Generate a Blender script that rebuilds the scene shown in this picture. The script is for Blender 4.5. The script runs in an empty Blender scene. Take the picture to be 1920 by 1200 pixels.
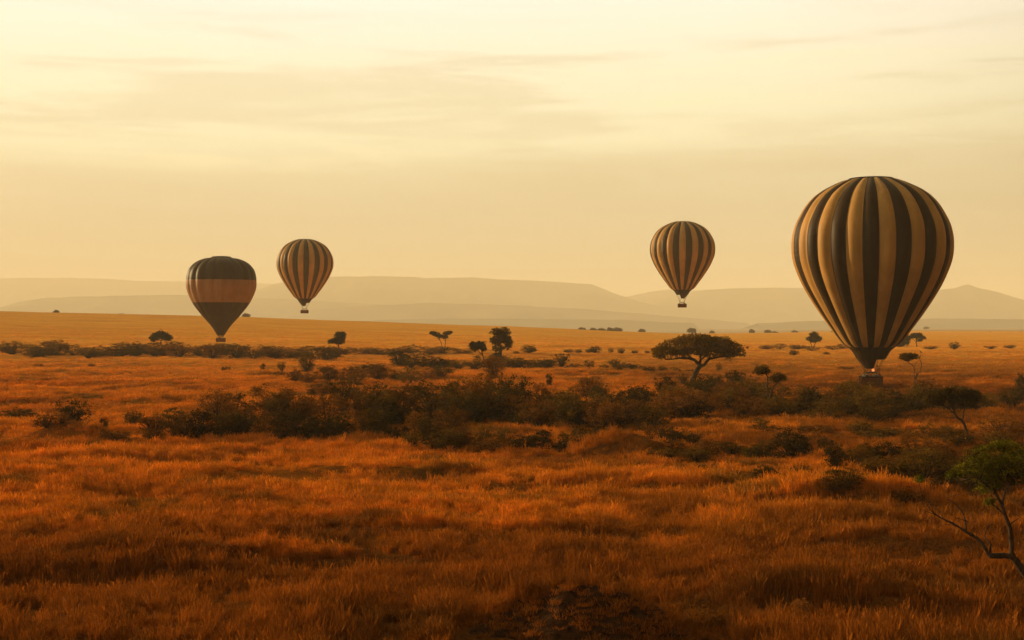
import bpy, math, random
import numpy as np
from mathutils import Vector

SC = bpy.context.scene
COL = SC.collection
R = math.radians
F, CX, HY, CZ = 2400.0, 960.0, 604.0, 10.0      # focal length and horizon of a 1920 px wide photograph, eye height

# ------------------------------------------------------------------ camera
cam_d = bpy.data.cameras.new('camera'); cam_d.sensor_width = 36.0
cam_d.lens = 36.0 * F / 1920.0
cam_d.clip_start = 0.5; cam_d.clip_end = 60000
cam = bpy.data.objects.new('camera', cam_d); COL.objects.link(cam)
cam.location = (0, 0, CZ)
cam.rotation_euler = (math.pi / 2 + math.atan((HY - 600) / F), 0, 0)
SC.camera = cam

# ------------------------------------------------------------------ light
SUN_AZ, SUN_EL = R(-62), R(12)                      # azimuth counted from +Y towards +X
sdir = Vector((math.sin(SUN_AZ) * math.cos(SUN_EL), math.cos(SUN_AZ) * math.cos(SUN_EL), math.sin(SUN_EL)))
sl = bpy.data.lights.new('sun', 'SUN'); sl.energy = 5.0; sl.angle = R(0.5); sl.color = (1.0, 0.70, 0.34)
so = bpy.data.objects.new('sun', sl); COL.objects.link(so)
so.rotation_euler = sdir.to_track_quat('Z', 'Y').to_euler()

SC.render.engine = 'CYCLES'
SC.view_settings.view_transform = 'Standard'
SC.view_settings.look = 'None'
SC.view_settings.exposure = 0.62
SC.view_settings.gamma = 1.0
cy = SC.cycles
cy.use_denoising = True
try: cy.denoiser = 'OPENIMAGEDENOISE'
except Exception: pass
cy.max_bounces = 5; cy.diffuse_bounces = 2; cy.glossy_bounces = 1
cy.transmission_bounces = 3; cy.volume_bounces = 1; cy.transparent_max_bounces = 4
cy.use_adaptive_sampling = True; cy.adaptive_threshold = 0.02
cy.caustics_reflective = False; cy.caustics_refractive = False

class NT:
    """small helper round a node tree"""
    def __init__(s, tree): s.t = tree; s.n = tree.nodes; s.l = tree.links
    def new(s, typ, **kw):
        nd = s.n.new(typ)
        for k, v in kw.items():
            if k in nd.inputs and not hasattr(nd, k): nd.inputs[k].default_value = v
            else: setattr(nd, k, v)
        return nd
    def put(s, sock, v):
        if isinstance(v, (int, float)): sock.default_value = v
        elif isinstance(v, (tuple, list)):
            sock.default_value = tuple(v) + ((1,) if len(v) == 3 and len(sock.default_value) == 4 else ())
        else: s.l.new(v, sock)
    def math(s, op, a, b=0.0, c=None, clamp=False):
        m = s.n.new('ShaderNodeMath'); m.operation = op; m.use_clamp = clamp
        s.put(m.inputs[0], a); s.put(m.inputs[1], b)
        if c is not None: s.put(m.inputs[2], c)
        return m.outputs[0]
    def mix(s, f, a, b, mode='MIX'):
        m = s.n.new('ShaderNodeMix'); m.data_type = 'RGBA'; m.blend_type = mode
        s.put(m.inputs[0], f); s.put(m.inputs[6], a); s.put(m.inputs[7], b)
        return m.outputs[2]
    def ramp(s, f, stops, interp='EASE'):
        r = s.n.new('ShaderNodeValToRGB'); cr = r.color_ramp; cr.interpolation = interp
        while len(cr.elements) < len(stops): cr.elements.new(0.5)
        for e, (p, c) in zip(cr.elements, stops):
            e.position = p; e.color = (c if len(c) == 4 else tuple(c) + (1,))
        s.put(r.inputs[0], f)
        return r.outputs[0]
    def noise(s, vec, scale, detail=4, rough=0.55, dist=0.0):
        n = s.n.new('ShaderNodeTexNoise')
        n.inputs['Scale'].default_value = scale; n.inputs['Detail'].default_value = detail
        n.inputs['Roughness'].default_value = rough; n.inputs['Distortion'].default_value = dist
        if vec is not None: s.l.new(vec, n.inputs['Vector'])
        return n.outputs[0]
    def maprange(s, v, a, b, c=0.0, d=1.0, smooth=False):
        m = s.n.new('ShaderNodeMapRange'); m.clamp = True
        if smooth: m.interpolation_type = 'SMOOTHSTEP'
        s.put(m.inputs[0], v)
        for i, q in zip((1, 2, 3, 4), (a, b, c, d)): m.inputs[i].default_value = q
        return m.outputs[0]

# ------------------------------------------------------------------ sky
W = bpy.data.worlds.new('World'); SC.world = W; W.use_nodes = True
W.node_tree.nodes.clear(); n = NT(W.node_tree)
sky = n.new('ShaderNodeTexSky'); sky.sky_type = 'NISHITA'; sky.sun_disc = False
sky.sun_elevation = SUN_EL; sky.sun_rotation = SUN_AZ; sky.dust_density = 6; sky.air_density = 1.6; sky.altitude = 1500
tc = n.new('ShaderNodeTexCoord')
sep = n.new('ShaderNodeSeparateXYZ'); n.l.new(tc.outputs['Generated'], sep.inputs[0])
z = sep.outputs[2]
mp = n.new('ShaderNodeMapping'); mp.inputs['Scale'].default_value = (1.9, 1.9, 21); mp.inputs['Rotation'].default_value = (0, R(2.0), 0)
n.l.new(tc.outputs['Generated'], mp.inputs[0])
streak = n.noise(mp.outputs[0], 1.7, 8, 0.62, 0.5)
mp2 = n.new('ShaderNodeMapping'); mp2.inputs['Scale'].default_value = (1.0, 1.0, 7); mp2.inputs['Location'].default_value = (3.1, 0.4, 0.7)
n.l.new(tc.outputs['Generated'], mp2.inputs[0])
broad = n.noise(mp2.outputs[0], 1.3, 3, 0.5, 0.2)
zz = n.math('ADD', z, n.math('MULTIPLY', n.math('SUBTRACT', broad, 0.5), 0.05))
grad = n.ramp(n.maprange(zz, 0.0, 0.5), [
    (0.00, (0.43, 0.37, 0.225)), (0.16, (0.45, 0.40, 0.25)), (0.225, (0.54, 0.48, 0.30)), (0.27, (0.66, 0.62, 0.40)),
    (0.36, (0.73, 0.68, 0.475)), (0.50, (0.80, 0.735, 0.63)), (0.70, (0.58, 0.54, 0.39)), (1.0, (0.46, 0.40, 0.25))], 'LINEAR')
bandmask = n.math('MULTIPLY', n.maprange(z, 0.06, 0.13, 0, 1, True), n.maprange(z, 0.19, 0.26, 1, 0, True))
st = n.maprange(streak, 0.47, 0.62, 0, 1, True)
cl = n.mix(n.math('MULTIPLY', n.math('MULTIPLY', st, bandmask), 0.34), grad, (0.44, 0.35, 0.20), 'MIX')
st2 = n.maprange(streak, 0.46, 0.30, 0, 1, True)
cl = n.mix(n.math('MULTIPLY', n.math('MULTIPLY', st2, bandmask), 0.4), cl, (0.80, 0.71, 0.43), 'MIX')
dt = n.math('ADD', n.math('MULTIPLY', sep.outputs[0], math.sin(SUN_AZ)), n.math('MULTIPLY', sep.outputs[1], math.cos(SUN_AZ)))
az = n.maprange(dt, -0.60, 0.34, 0.03, 1.0, True)
cl = n.mix(1.0, cl, az, 'MULTIPLY')
nis = n.mix(1.0, sky.outputs[0], (0.12, 0.085, 0.045), 'MULTIPLY')      # the warm white balance of the photograph
tot = n.mix(0.9, nis, cl)
sc10 = n.new('ShaderNodeVectorMath'); sc10.operation = 'SCALE'; sc10.inputs['Scale'].default_value = 10.0
n.l.new(tot, sc10.inputs[0])
bg = n.new('ShaderNodeBackground'); bg.inputs['Strength'].default_value = 0.1
n.l.new(sc10.outputs[0], bg.inputs[0])
wo = n.new('ShaderNodeOutputWorld'); n.l.new(bg.outputs[0], wo.inputs[0])

# ------------------------------------------------------------------ materials
def mat_new(name):
    m = bpy.data.materials.new(name); m.use_nodes = True; m.node_tree.nodes.clear()
    q = NT(m.node_tree); q.out = q.new('ShaderNodeOutputMaterial'); return m, q

def plain(name, col, rough=0.8, var=0.25, scale=6.0, bump=0.0, bscale=40.0):
    m, q = mat_new(name)
    tcx = q.new('ShaderNodeTexCoord')
    no = q.noise(tcx.outputs['Object'], scale, 5)
    k = q.maprange(no, 0.3, 0.7, 1 - var, 1 + var)
    c = q.mix(1.0, col, k, 'MULTIPLY')
    b = q.new('ShaderNodeBsdfPrincipled'); b.inputs['Roughness'].default_value = rough
    b.inputs['Specular IOR Level'].default_value = 0.04
    q.l.new(c, b.inputs['Base Color'])
    if bump:
        bp = q.new('ShaderNodeBump'); bp.inputs['Strength'].default_value = bump; bp.inputs['Distance'].default_value = 0.05
        q.l.new(q.noise(tcx.outputs['Object'], bscale, 3), bp.inputs['Height']); q.l.new(bp.outputs[0], b.inputs['Normal'])
    q.l.new(b.outputs[0], q.out.inputs[0])
    return m

def leafmat(name, col, col2, trans=0.25, var=0.5):
    m, q = mat_new(name)
    g = q.new('ShaderNodeNewGeometry'); oi = q.new('ShaderNodeObjectInfo')
    no = q.noise(g.outputs['Position'], 0.9, 4)
    c = q.mix(q.maprange(no, 0.35, 0.65), col, col2)
    c = q.mix(1.0, c, q.maprange(oi.outputs['Random'], 0, 1, 1 - var * 0.6, 1 + var), 'MULTIPLY')
    c = q.mix(1.0, c, q.maprange(g.outputs['Random Per Island'], 0, 1, 0.6, 1.4), 'MULTIPLY')
    d = q.new('ShaderNodeBsdfDiffuse'); t = q.new('ShaderNodeBsdfTranslucent'); mx = q.new('ShaderNodeMixShader')
    q.l.new(c, d.inputs[0]); q.l.new(c, t.inputs[0]); mx.inputs[0].default_value = trans
    q.l.new(d.outputs[0], mx.inputs[1]); q.l.new(t.outputs[0], mx.inputs[2]); q.l.new(mx.outputs[0], q.out.inputs[0])
    return m

def grass_colour(q, pos):
    """the same patchwork of red, straw and olive in the grass and on the ground under it"""
    mpg = q.new('ShaderNodeMapping'); mpg.inputs['Scale'].default_value = (0.55, 1.0, 1.0); q.l.new(pos, mpg.inputs[0])
    a = q.noise(mpg.outputs[0], 0.045, 5, 0.6, 0.6)
    b = q.noise(mpg.outputs[0], 0.21, 4, 0.6, 0.4)
    c = q.noise(mpg.outputs[0], 0.011, 4, 0.55)
    base = q.mix(q.maprange(a, 0.36, 0.62), (0.47, 0.112, 0.008), (0.66, 0.192, 0.013))
    d = q.noise(mpg.outputs[0], 0.42, 4, 0.6, 0.8)
    base = q.mix(1.0, base, q.maprange(d, 0.36, 0.64, 0.62, 1.22, True), 'MULTIPLY')
    base = q.mix(q.maprange(c, 0.38, 0.62, 0, 0.55), base, (0.74, 0.275, 0.020))
    olive = q.maprange(q.math('ADD', q.math('MULTIPLY', a, 0.45), q.math('MULTIPLY', b, 0.55)), 0.475, 0.40, 0, 0.85, True)
    base = q.mix(olive, base, (0.125, 0.070, 0.012))
    # broad russet patches, thickened towards the camera and right to paint in foreground shade
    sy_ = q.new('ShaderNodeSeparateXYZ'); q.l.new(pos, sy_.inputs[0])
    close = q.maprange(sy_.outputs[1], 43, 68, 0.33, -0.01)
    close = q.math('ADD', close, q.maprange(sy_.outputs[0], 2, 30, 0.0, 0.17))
    fore_shade = q.maprange(q.math('ADD', q.noise(pos, 0.085, 4, 0.55, 0.5), close), 0.52, 0.66, 0, 0.72, True)
    base = q.mix(fore_shade, base, (0.15, 0.046, 0.007))
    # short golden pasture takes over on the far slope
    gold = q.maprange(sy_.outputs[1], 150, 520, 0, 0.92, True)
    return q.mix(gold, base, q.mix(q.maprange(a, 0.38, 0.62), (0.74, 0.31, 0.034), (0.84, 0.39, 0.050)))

def m_grass():
    m, q = mat_new('dry_grass')
    g = q.new('ShaderNodeNewGeometry'); oi = q.new('ShaderNodeObjectInfo')
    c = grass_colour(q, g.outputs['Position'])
    c = q.mix(1.0, c, q.maprange(oi.outputs['Random'], 0, 1, 0.75, 1.25), 'MULTIPLY')
    c = q.mix(1.0, c, q.maprange(g.outputs['Random Per Island'], 0, 1, 0.72, 1.28), 'MULTIPLY')
    d = q.new('ShaderNodeBsdfDiffuse'); t = q.new('ShaderNodeBsdfTranslucent'); mx = q.new('ShaderNodeMixShader')
    q.l.new(c, d.inputs[0]); q.l.new(c, t.inputs[0]); mx.inputs[0].default_value = 0.3
    q.l.new(d.outputs[0], mx.inputs[1]); q.l.new(t.outputs[0], mx.inputs[2]); q.l.new(mx.outputs[0], q.out.inputs[0])
    return m

def m_ground():
    m, q = mat_new('savanna_ground')
    g = q.new('ShaderNodeNewGeometry')
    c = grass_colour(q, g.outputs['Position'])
    fine = q.noise(g.outputs['Position'], 0.8, 6, 0.65)
    c = q.mix(1.0, c, q.maprange(fine, 0.3, 0.7, 0.72, 1.1), 'MULTIPLY')
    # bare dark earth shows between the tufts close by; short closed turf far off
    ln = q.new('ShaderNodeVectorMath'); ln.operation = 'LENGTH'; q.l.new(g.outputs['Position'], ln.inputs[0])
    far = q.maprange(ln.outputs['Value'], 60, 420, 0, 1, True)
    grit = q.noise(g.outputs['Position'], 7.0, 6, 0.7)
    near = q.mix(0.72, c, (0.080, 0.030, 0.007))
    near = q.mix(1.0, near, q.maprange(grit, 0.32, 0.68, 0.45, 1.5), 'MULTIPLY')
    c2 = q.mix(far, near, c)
    plain_ = q.maprange(ln.outputs['Value'], 1300, 3600, 0, 1, True)
    vfar = q.noise(g.outputs['Position'], 0.0022, 5, 0.6)
    c2 = q.mix(plain_, c2, q.mix(q.maprange(vfar, 0.4, 0.6), (0.30, 0.17, 0.06), (0.10, 0.075, 0.03)))
    b = q.new('ShaderNodeBsdfDiffuse'); b.inputs['Roughness'].default_value = 0.6
    bp = q.new('ShaderNodeBump'); bp.inputs['Strength'].default_value = 0.5; bp.inputs['Distance'].default_value = 0.35
    q.l.new(q.noise(g.outputs['Position'], 0.35, 8, 0.7), bp.inputs['Height']); q.l.new(bp.outputs[0], b.inputs['Normal'])
    q.l.new(c2, b.inputs[0]); q.l.new(b.outputs[0], q.out.inputs[0])
    return m

M = {}
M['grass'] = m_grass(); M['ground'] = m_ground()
M['earth'] = plain('dark_earth', (0.040, 0.016, 0.005), 0.95, 0.7, 4.0, 1.0, 14)
M['hill'] = plain('hill_scrub', (0.10, 0.075, 0.035), 0.95, 0.4, 0.004)
M['bark'] = plain('bark', (0.050, 0.028, 0.015), 0.9, 0.4, 3.0, 0.6, 20)
M['bark_pale'] = plain('weathered_bark', (0.16, 0.07, 0.028), 0.9, 0.4, 3.0, 0.6, 20)
M['leaf_dark'] = leafmat('dark_leaves', (0.036, 0.022, 0.004), (0.068, 0.038, 0.006))
M['leaf_olive'] = leafmat('olive_leaves', (0.080, 0.044, 0.006), (0.135, 0.066, 0.009))
M['leaf_brown'] = leafmat('dry_brown_leaves', (0.115, 0.044, 0.006), (0.19, 0.070, 0.010))
M['leaf_green'] = leafmat('fresh_green_leaves', (0.040, 0.037, 0.003), (0.135, 0.108, 0.007), 0.35)
M['leaf_far'] = leafmat('far_leaves', (0.06, 0.042, 0.012), (0.08, 0.052, 0.014), 0.2, 0.2)
M['wicker'] = plain('wicker', (0.12, 0.036, 0.012), 0.8, 0.4, 8.0, 0.8, 60)
M['leather'] = plain('leather_rim', (0.035, 0.02, 0.012), 0.6, 0.2, 5.0)
M['steel'] = plain('burner_steel', (0.08, 0.065, 0.05), 0.35, 0.1, 5.0)
M['rope'] = plain('suspension_rope', (0.06, 0.04, 0.02), 0.8, 0.1, 5.0)
M['skin'] = plain('skin', (0.32, 0.17, 0.10), 0.6, 0.05, 3.0)
M['feather'] = plain('dark_feathers', (0.03, 0.022, 0.016), 0.8, 0.3, 12.0)

def fabric(name, col, trans=0.12):
    m, q = mat_new(name)
    tcx = q.new('ShaderNodeTexCoord')
    no = q.noise(tcx.outputs['Object'], 0.22, 4)
    mpx = q.new('ShaderNodeMapping'); mpx.inputs['Scale'].default_value = (1.2, 1.2, 0.12); q.l.new(tcx.outputs['Object'], mpx.inputs[0])
    grime = q.noise(mpx.outputs[0], 1.0, 4)
    c = q.mix(1.0, col, q.maprange(no, 0.3, 0.7, 0.86, 1.12), 'MULTIPLY')
    c = q.mix(1.0, c, q.maprange(grime, 0.3, 0.7, 0.85, 1.1), 'MULTIPLY')
    b = q.new('ShaderNodeBsdfPrincipled'); b.inputs['Roughness'].default_value = 0.55
    b.inputs['Specular IOR Level'].default_value = 0.12
    q.l.new(c, b.inputs['Base Color'])
    b.inputs['Sheen Weight'].default_value = 0.04; b.inputs['Sheen Roughness'].default_value = 0.35; b.inputs['Sheen Tint'].default_value = (1.0, 0.72, 0.32, 1)
    # horizontal panel seams and soft wrinkles in the cloth
    sx = q.new('ShaderNodeSeparateXYZ'); q.l.new(tcx.outputs['Object'], sx.inputs[0])
    seam = q.math('SINE', q.math('MULTIPLY', sx.outputs[2], 4.2))
    seam = q.math('POWER', q.math('ABSOLUTE', seam), 0.25)
    hgt = q.math('ADD', q.math('MULTIPLY', seam, 0.35), q.noise(tcx.outputs['Object'], 1.1, 4))
    bp = q.new('ShaderNodeBump'); bp.inputs['Strength'].default_value = 0.25; bp.inputs['Distance'].default_value = 0.12
    q.l.new(hgt, bp.inputs['Height']); q.l.new(bp.outputs[0], b.inputs['Normal'])
    t = q.new('ShaderNodeBsdfTranslucent'); q.l.new(c, t.inputs[0])
    mx = q.new('ShaderNodeMixShader'); mx.inputs[0].default_value = trans
    q.l.new(b.outputs[0], mx.inputs[1]); q.l.new(t.outputs[0], mx.inputs[2]); q.l.new(mx.outputs[0], q.out.inputs[0])
    return m
M['tan'] = fabric('tan_envelope_cloth', (0.42, 0.222, 0.060))
M['darkcloth'] = fabric('dark_envelope_cloth', (0.038, 0.019, 0.006))
M['redtan'] = fabric('russet_envelope_cloth', (0.28, 0.142, 0.062))
M['scoopcloth'] = fabric('scoop_cloth', (0.045, 0.020, 0.007))

def m_flame():
    m, q = mat_new('burner_flame'); e = q.new('ShaderNodeEmission')
    e.inputs[0].default_value = (1.0, 0.26, 0.07, 1); e.inputs[1].default_value = 0.8
    q.l.new(e.outputs[0], q.out.inputs[0]); return m
M['flame'] = m_flame()
CLOTH = [plain('jacket_%s' % k, c, 0.8, 0.15, 4.0) for k, c in (
    ('cream', (0.55, 0.48, 0.36)), ('navy', (0.03, 0.035, 0.06)), ('rust', (0.30, 0.09, 0.04)),
    ('khaki', (0.26, 0.20, 0.10)), ('grey', (0.15, 0.14, 0.13)), ('sand', (0.42, 0.32, 0.2)))]
CLOTH_NAMES = ['cream', 'navy', 'rust red', 'khaki', 'grey', 'sand coloured']

# ------------------------------------------------------------------ numpy noise
rng = np.random.default_rng(11)
_L = rng.random((256, 256))
def vnoise(x, y):
    xi = np.floor(x).astype(int); yi = np.floor(y).astype(int)
    u = x - xi; v = y - yi
    u = u * u * (3 - 2 * u); v = v * v * (3 - 2 * v)
    a = _L[xi & 255, yi & 255]; b = _L[(xi + 1) & 255, yi & 255]
    c = _L[xi & 255, (yi + 1) & 255]; d = _L[(xi + 1) & 255, (yi + 1) & 255]
    return (a * (1 - u) + b * u) * (1 - v) + (c * (1 - u) + d * u) * v
def fbm(x, y, o=4):
    s = 0; a = 0.5; t = 0
    for i in range(o):
        s = s + a * vnoise(x + 17.3 * i, y + 5.7 * i); t += a; a *= 0.5; x = x * 2.03; y = y * 2.03
    return s / t * 2 - 1
def sstep(a, b, v):
    t = np.clip((v - a) / (b - a), 0, 1); return t * t * (3 - 2 * t)

# ------------------------------------------------------------------ terrain
RX = np.array([-4000, -600, 0, 460, 640, 830, 960, 1060, 1150, 1300, 1500, 6000])
RYP = np.array([560, 575, 585, 594, 601, 607.5, 611, 615, 620, 626, 628, 628])
RZ = CZ - (RYP - HY) / F * 1000.0
# banks: (px0, px1, py, drop height, width of the face)
BANKS = [(1430, 1760, 958, 0.75, 0.5), (1380, 1640, 912, 0.5, 0.6), (1120, 1400, 925, 0.45, 0.7), (860, 1160, 918, 0.4, 0.8),
         (700, 1080, 1012, 0.35, 0.7), (560, 1000, 892, 0.3, 0.9), (1300, 1700, 1145, 0.45, 0.8), (60, 460, 1100, 0.35, 0.9),
         (1560, 1830, 1030, 0.35, 0.7), (100, 420, 868, 0.25, 0.9), (400, 800, 1060, 0.3, 0.9)]
BW = []
for a_, b_, y_, h_, w_ in BANKS:
    D_ = CZ * F / (y_ - HY)
    BW.append(((a_ - CX) / F * D_, (b_ - CX) / F * D_, D_, h_ * 1.7, w_ * 1.3))
def height(x, y):
    x = np.asarray(x, float); y = np.asarray(y, float)
    D = np.hypot(x, y)
    azm = np.clip(np.arctan2(x, np.where(np.abs(y) < 1e-6, 1e-6, y)), -1.0, 1.0)
    px = CX + F * np.tan(azm)
    zr = np.interp(px, RX, RZ)
    front = np.where(y > 0, 1.0, 0.0)
    rise = np.clip((D - 380) / 620.0, 0, 1) ** 1.25
    z = zr * rise * front
    farz = np.interp(px, [1150, 1600], [-34, -18]); end = np.interp(px, [1150, 1600], [2300, 5200])
    dd = np.clip((D - 1000) / (end - 1000), 0, 1); dd = dd * dd * (3 - 2 * dd) * 0.5 + dd * 0.5
    z = np.where(D > 1000, zr * front + (farz - zr * front) * dd, z)
    near = 1 - sstep(300, 1200, D)
    z = z + near * (0.55 * fbm(x / 34, y / 30, 3) + 0.42 * fbm(x / 9 + 40, y / 6, 3) + 0.12 * fbm(x / 2.2, y / 2.0 + 9, 2))
    z = z + (1 - near) * 0.8 * fbm(x / 160, y / 160, 3)
    for x0, x1, y0, h, w in BW:
        m = sstep(x0 - 3, x0 + 3, x) * (1 - sstep(x1 - 3, x1 + 3, x))
        yy = y - y0 - 1.6 * fbm(x / 7.0 + y0, x * 0 + y0, 3)
        m = m * (0.5 + 0.5 * (fbm(x / 5.0 + 3 * y0, x * 0 + 2.2, 2) + 0.6).clip(0, 1))
        z = z + m * h * (sstep(-w / 2, w / 2, yy) * (1 - sstep(1.5, 13, yy)) - 0.35 * sstep(-5, -w / 2, yy) * (1 - sstep(-w / 2, w / 2, yy)))
    return z
# mounds: x, y, rx, ry, h
def on_flat(px, py):
    D = CZ * F / (py - HY); return (px - CX) / F * D, D
MOUNDS = []
for px, py, rx, ry, h in ((1110, 1186, 4.6, 2.4, 1.62), (1165, 846, 5.6, 3.0, 1.5), (415, 952, 1.6, 1.2, 0.55), (132, 822, 5.2, 3.0, 1.7)):
    a, b = on_flat(px, py); MOUNDS.append((a, b, rx, ry, h))
def mound_h(x, y, k=None):
    z = 0
    for i, (a, b, rx, ry, h) in enumerate(MOUNDS):
        if k is not None and i != k: continue
        r = np.hypot((x - a) / rx, (y - b) / ry) * (1 + 0.22 * fbm(x * 0.7 + i, y * 0.7, 3))
        z = z + h * (1 - sstep(0.05, 1.0, r)) * (1 + 0.18 * fbm(x * 1.3, y * 1.3 + i, 3))
    return z

def at(px, py, D0=20.0):
    """where the line of sight through a photograph pixel meets the ground"""
    D = np.geomspace(D0, 9000, 4000)
    x = (px - CX) / F * D; zr = CZ - (py - HY) / F * D
    hit = np.nonzero(zr <= height(x, D))[0]
    d = D[hit[0]] if len(hit) else 3000.0
    xx = (px - CX) / F * d
    return Vector((xx, d, float(height(xx, d))))
def P(px, py, D, off=0.0):
    """point at depth D (+off) whose place in the photograph is px, py"""
    return Vector(((px - CX) / F * D, D + off, CZ - (py - HY) / F * D))

# ------------------------------------------------------------------ mesh helpers
class MB:
    def __init__(s): s.v = []; s.f = []; s.mi = []; s.nv = 0
    def add(s, v, f, mi=0):
        v = np.asarray(v, np.float32).reshape(-1, 3); f = np.asarray(f, np.int64)
        s.v.append(v); s.f.append(f + s.nv); s.mi.append(np.full(len(f), mi) if np.isscalar(mi) else np.asarray(mi)); s.nv += len(v)
    def mesh(s, name, mats, smooth=False):
        me = bpy.data.meshes.new(name)
        v = np.concatenate(s.v) if s.v else np.zeros((0, 3), np.float32)
        tot = np.concatenate([np.full(len(f), f.shape[1], np.int32) for f in s.f])
        loops = np.concatenate([f.reshape(-1) for f in s.f]).astype(np.int32)
        start = np.concatenate([[0], np.cumsum(tot)[:-1]]).astype(np.int32)
        me.vertices.add(len(v)); me.vertices.foreach_set('co', v.reshape(-1))
        me.loops.add(len(loops)); me.loops.foreach_set('vertex_index', loops)
        me.polygons.add(len(tot)); me.polygons.foreach_set('loop_start', start); me.polygons.foreach_set('loop_total', tot)
        me.polygons.foreach_set('material_index', np.concatenate(s.mi).astype(np.int32))
        me.polygons.foreach_set('use_smooth', np.full(len(tot), smooth))
        for m in (mats if isinstance(mats, (list, tuple)) else [mats]): me.materials.append(m)
        me.update(calc_edges=True); me.validate()
        return me
    def build(s, name, mats, parent=None, smooth=False, loc=None):
        o = bpy.data.objects.new(name, s.mesh(name, mats, smooth)); COL.objects.link(o)
        if parent is not None: o.parent = parent
        if loc is not None: o.location = loc
        return o
    def box(s, c, d, mi=0, taper=1.0):
        x, y, zc = c; a, b, h = d[0] / 2, d[1] / 2, d[2] / 2
        v = [(x - a, y - b, zc - h), (x + a, y - b, zc - h), (x + a, y + b, zc - h), (x - a, y + b, zc - h),
             (x - a * taper, y - b * taper, zc + h), (x + a * taper, y - b * taper, zc + h), (x + a * taper, y + b * taper, zc + h), (x - a * taper, y + b * taper, zc + h)]
        s.add(v, [(0, 3, 2, 1), (4, 5, 6, 7), (0, 1, 5, 4), (1, 2, 6, 5), (2, 3, 7, 6), (3, 0, 4, 7)], mi)
    def rings(s, rings, mi=0, cap=True):
        n_ = len(rings[0]); k = len(rings)
        f = []
        for i in range(k - 1):
            for j in range(n_):
                a = i * n_ + j; b = i * n_ + (j + 1) % n_
                f.append((a, b, b + n_, a + n_))
        v = np.array(rings, float).reshape(-1, 3)
        s.add(v, f, mi)
        if cap:
            for r_, rev in ((rings[0], True), (rings[-1], False)):
                c = np.mean(np.array(r_, float), axis=0)
                vv = np.vstack([np.array(r_, float), c]); t = [(j, (j + 1) % n_, n_) for j in range(n_)]
                if rev: t = [(b, a, c_) for a, b, c_ in t]
                s.add(vv, t, mi)
    def tube(s, pts, rad, n_=6, mi=0, cap=True):
        pts = [Vector(p) for p in pts]
        if np.isscalar(rad): rad = [rad] * len(pts)
        rings = []; ref = Vector((0.13, 1.0, 0.07))
        for i, p in enumerate(pts):
            t = (pts[min(i + 1, len(pts) - 1)] - pts[max(i - 1, 0)])
            if t.length < 1e-9: t = Vector((0, 0, 1))
            t.normalize(); u = t.cross(ref)
            if u.length < 1e-3: u = t.cross(Vector((1, 0, 0)))
            u.normalize(); w = t.cross(u)
            rings.append([tuple(p + (u * math.cos(a) + w * math.sin(a)) * rad[i]) for a in [2 * math.pi * j / n_ for j in range(n_)]])
        s.rings(rings, mi, cap)

def leaves(c, size, rg, up=0.35, aspect=0.55):
    """a small diamond shaped leaf at every centre"""
    N = len(c)
    a = rg.normal(size=(N, 3)); a /= np.linalg.norm(a, axis=1)[:, None] + 1e-9
    b = rg.normal(size=(N, 3)); b = np.cross(a, b); b /= np.linalg.norm(b, axis=1)[:, None] + 1e-9
    s = (size * rg.uniform(0.6, 1.35, N))[:, None]
    v = np.stack([c - a * s, c - b * s * aspect, c + a * s, c + b * s * aspect], 1).reshape(-1, 3)
    f = np.arange(N * 4).reshape(N, 4)
    return v, f

def blob_centres(rg, rad, nclump, per, cr, shell=0.55, flat=1.0, noise=0.25, zmin=-1.0):
    """leaf centres in clumps spread through an ellipsoid of radii rad"""
    rad = np.array(rad, float); out = []; cl = []
    while len(cl) < nclump:
        d = rg.normal(size=3); d /= np.linalg.norm(d)
        k = rg.random() ** (1 / 3.0) if rg.random() > shell else rg.uniform(0.78, 1.0)
        k *= 1 + rg.normal() * noise * 0.5
        p = d * k
        if p[2] < zmin: continue
        cl.append(p * rad)
    cl = np.array(cl)
    s = cr * rg.uniform(0.6, 1.4, len(cl))
    pts = np.repeat(cl, per, 0) + rg.normal(size=(len(cl) * per, 3)) * np.repeat(s, per)[:, None] * np.array([0.55, 0.55, 0.42 * flat])
    return cl, pts

def smooth_path(pts, k=3, jit=0.0, rg=None):
    pts = [Vector(p) for p in pts]; o = []
    for i in range(len(pts) - 1):
        p0 = pts[max(i - 1, 0)]; p1 = pts[i]; p2 = pts[i + 1]; p3 = pts[min(i + 2, len(pts) - 1)]
        for j in range(k):
            t = j / k
            q = 0.5 * ((2 * p1) + (p2 - p0) * t + (2 * p0 - 5 * p1 + 4 * p2 - p3) * t * t + (3 * p1 - p0 - 3 * p2 + p3) * t ** 3)
            if jit and rg is not None and (i or j): q = q + Vector(rg.normal(size=3) * jit)
            o.append(q)
    o.append(pts[-1]); return o

def tag(o, label=None, cat=None, group=None, kind=None):
    if label: o['label'] = label
    if cat: o['category'] = cat
    if group: o['group'] = group
    if kind: o['kind'] = kind
    return o
def empty(name, loc, rz=0.0, s=1.0):
    o = bpy.data.objects.new(name, None); COL.objects.link(o); o.location = loc; o.rotation_euler = (0, 0, rz)
    o.scale = (s, s, s) if np.isscalar(s) else s; o.empty_display_size = 0.3
    return o
def copy_tree(o, parent=None):
    c = o.copy(); COL.objects.link(c); c.parent = parent
    for ch in list(o.children): copy_tree(ch, c)
    return c

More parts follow.
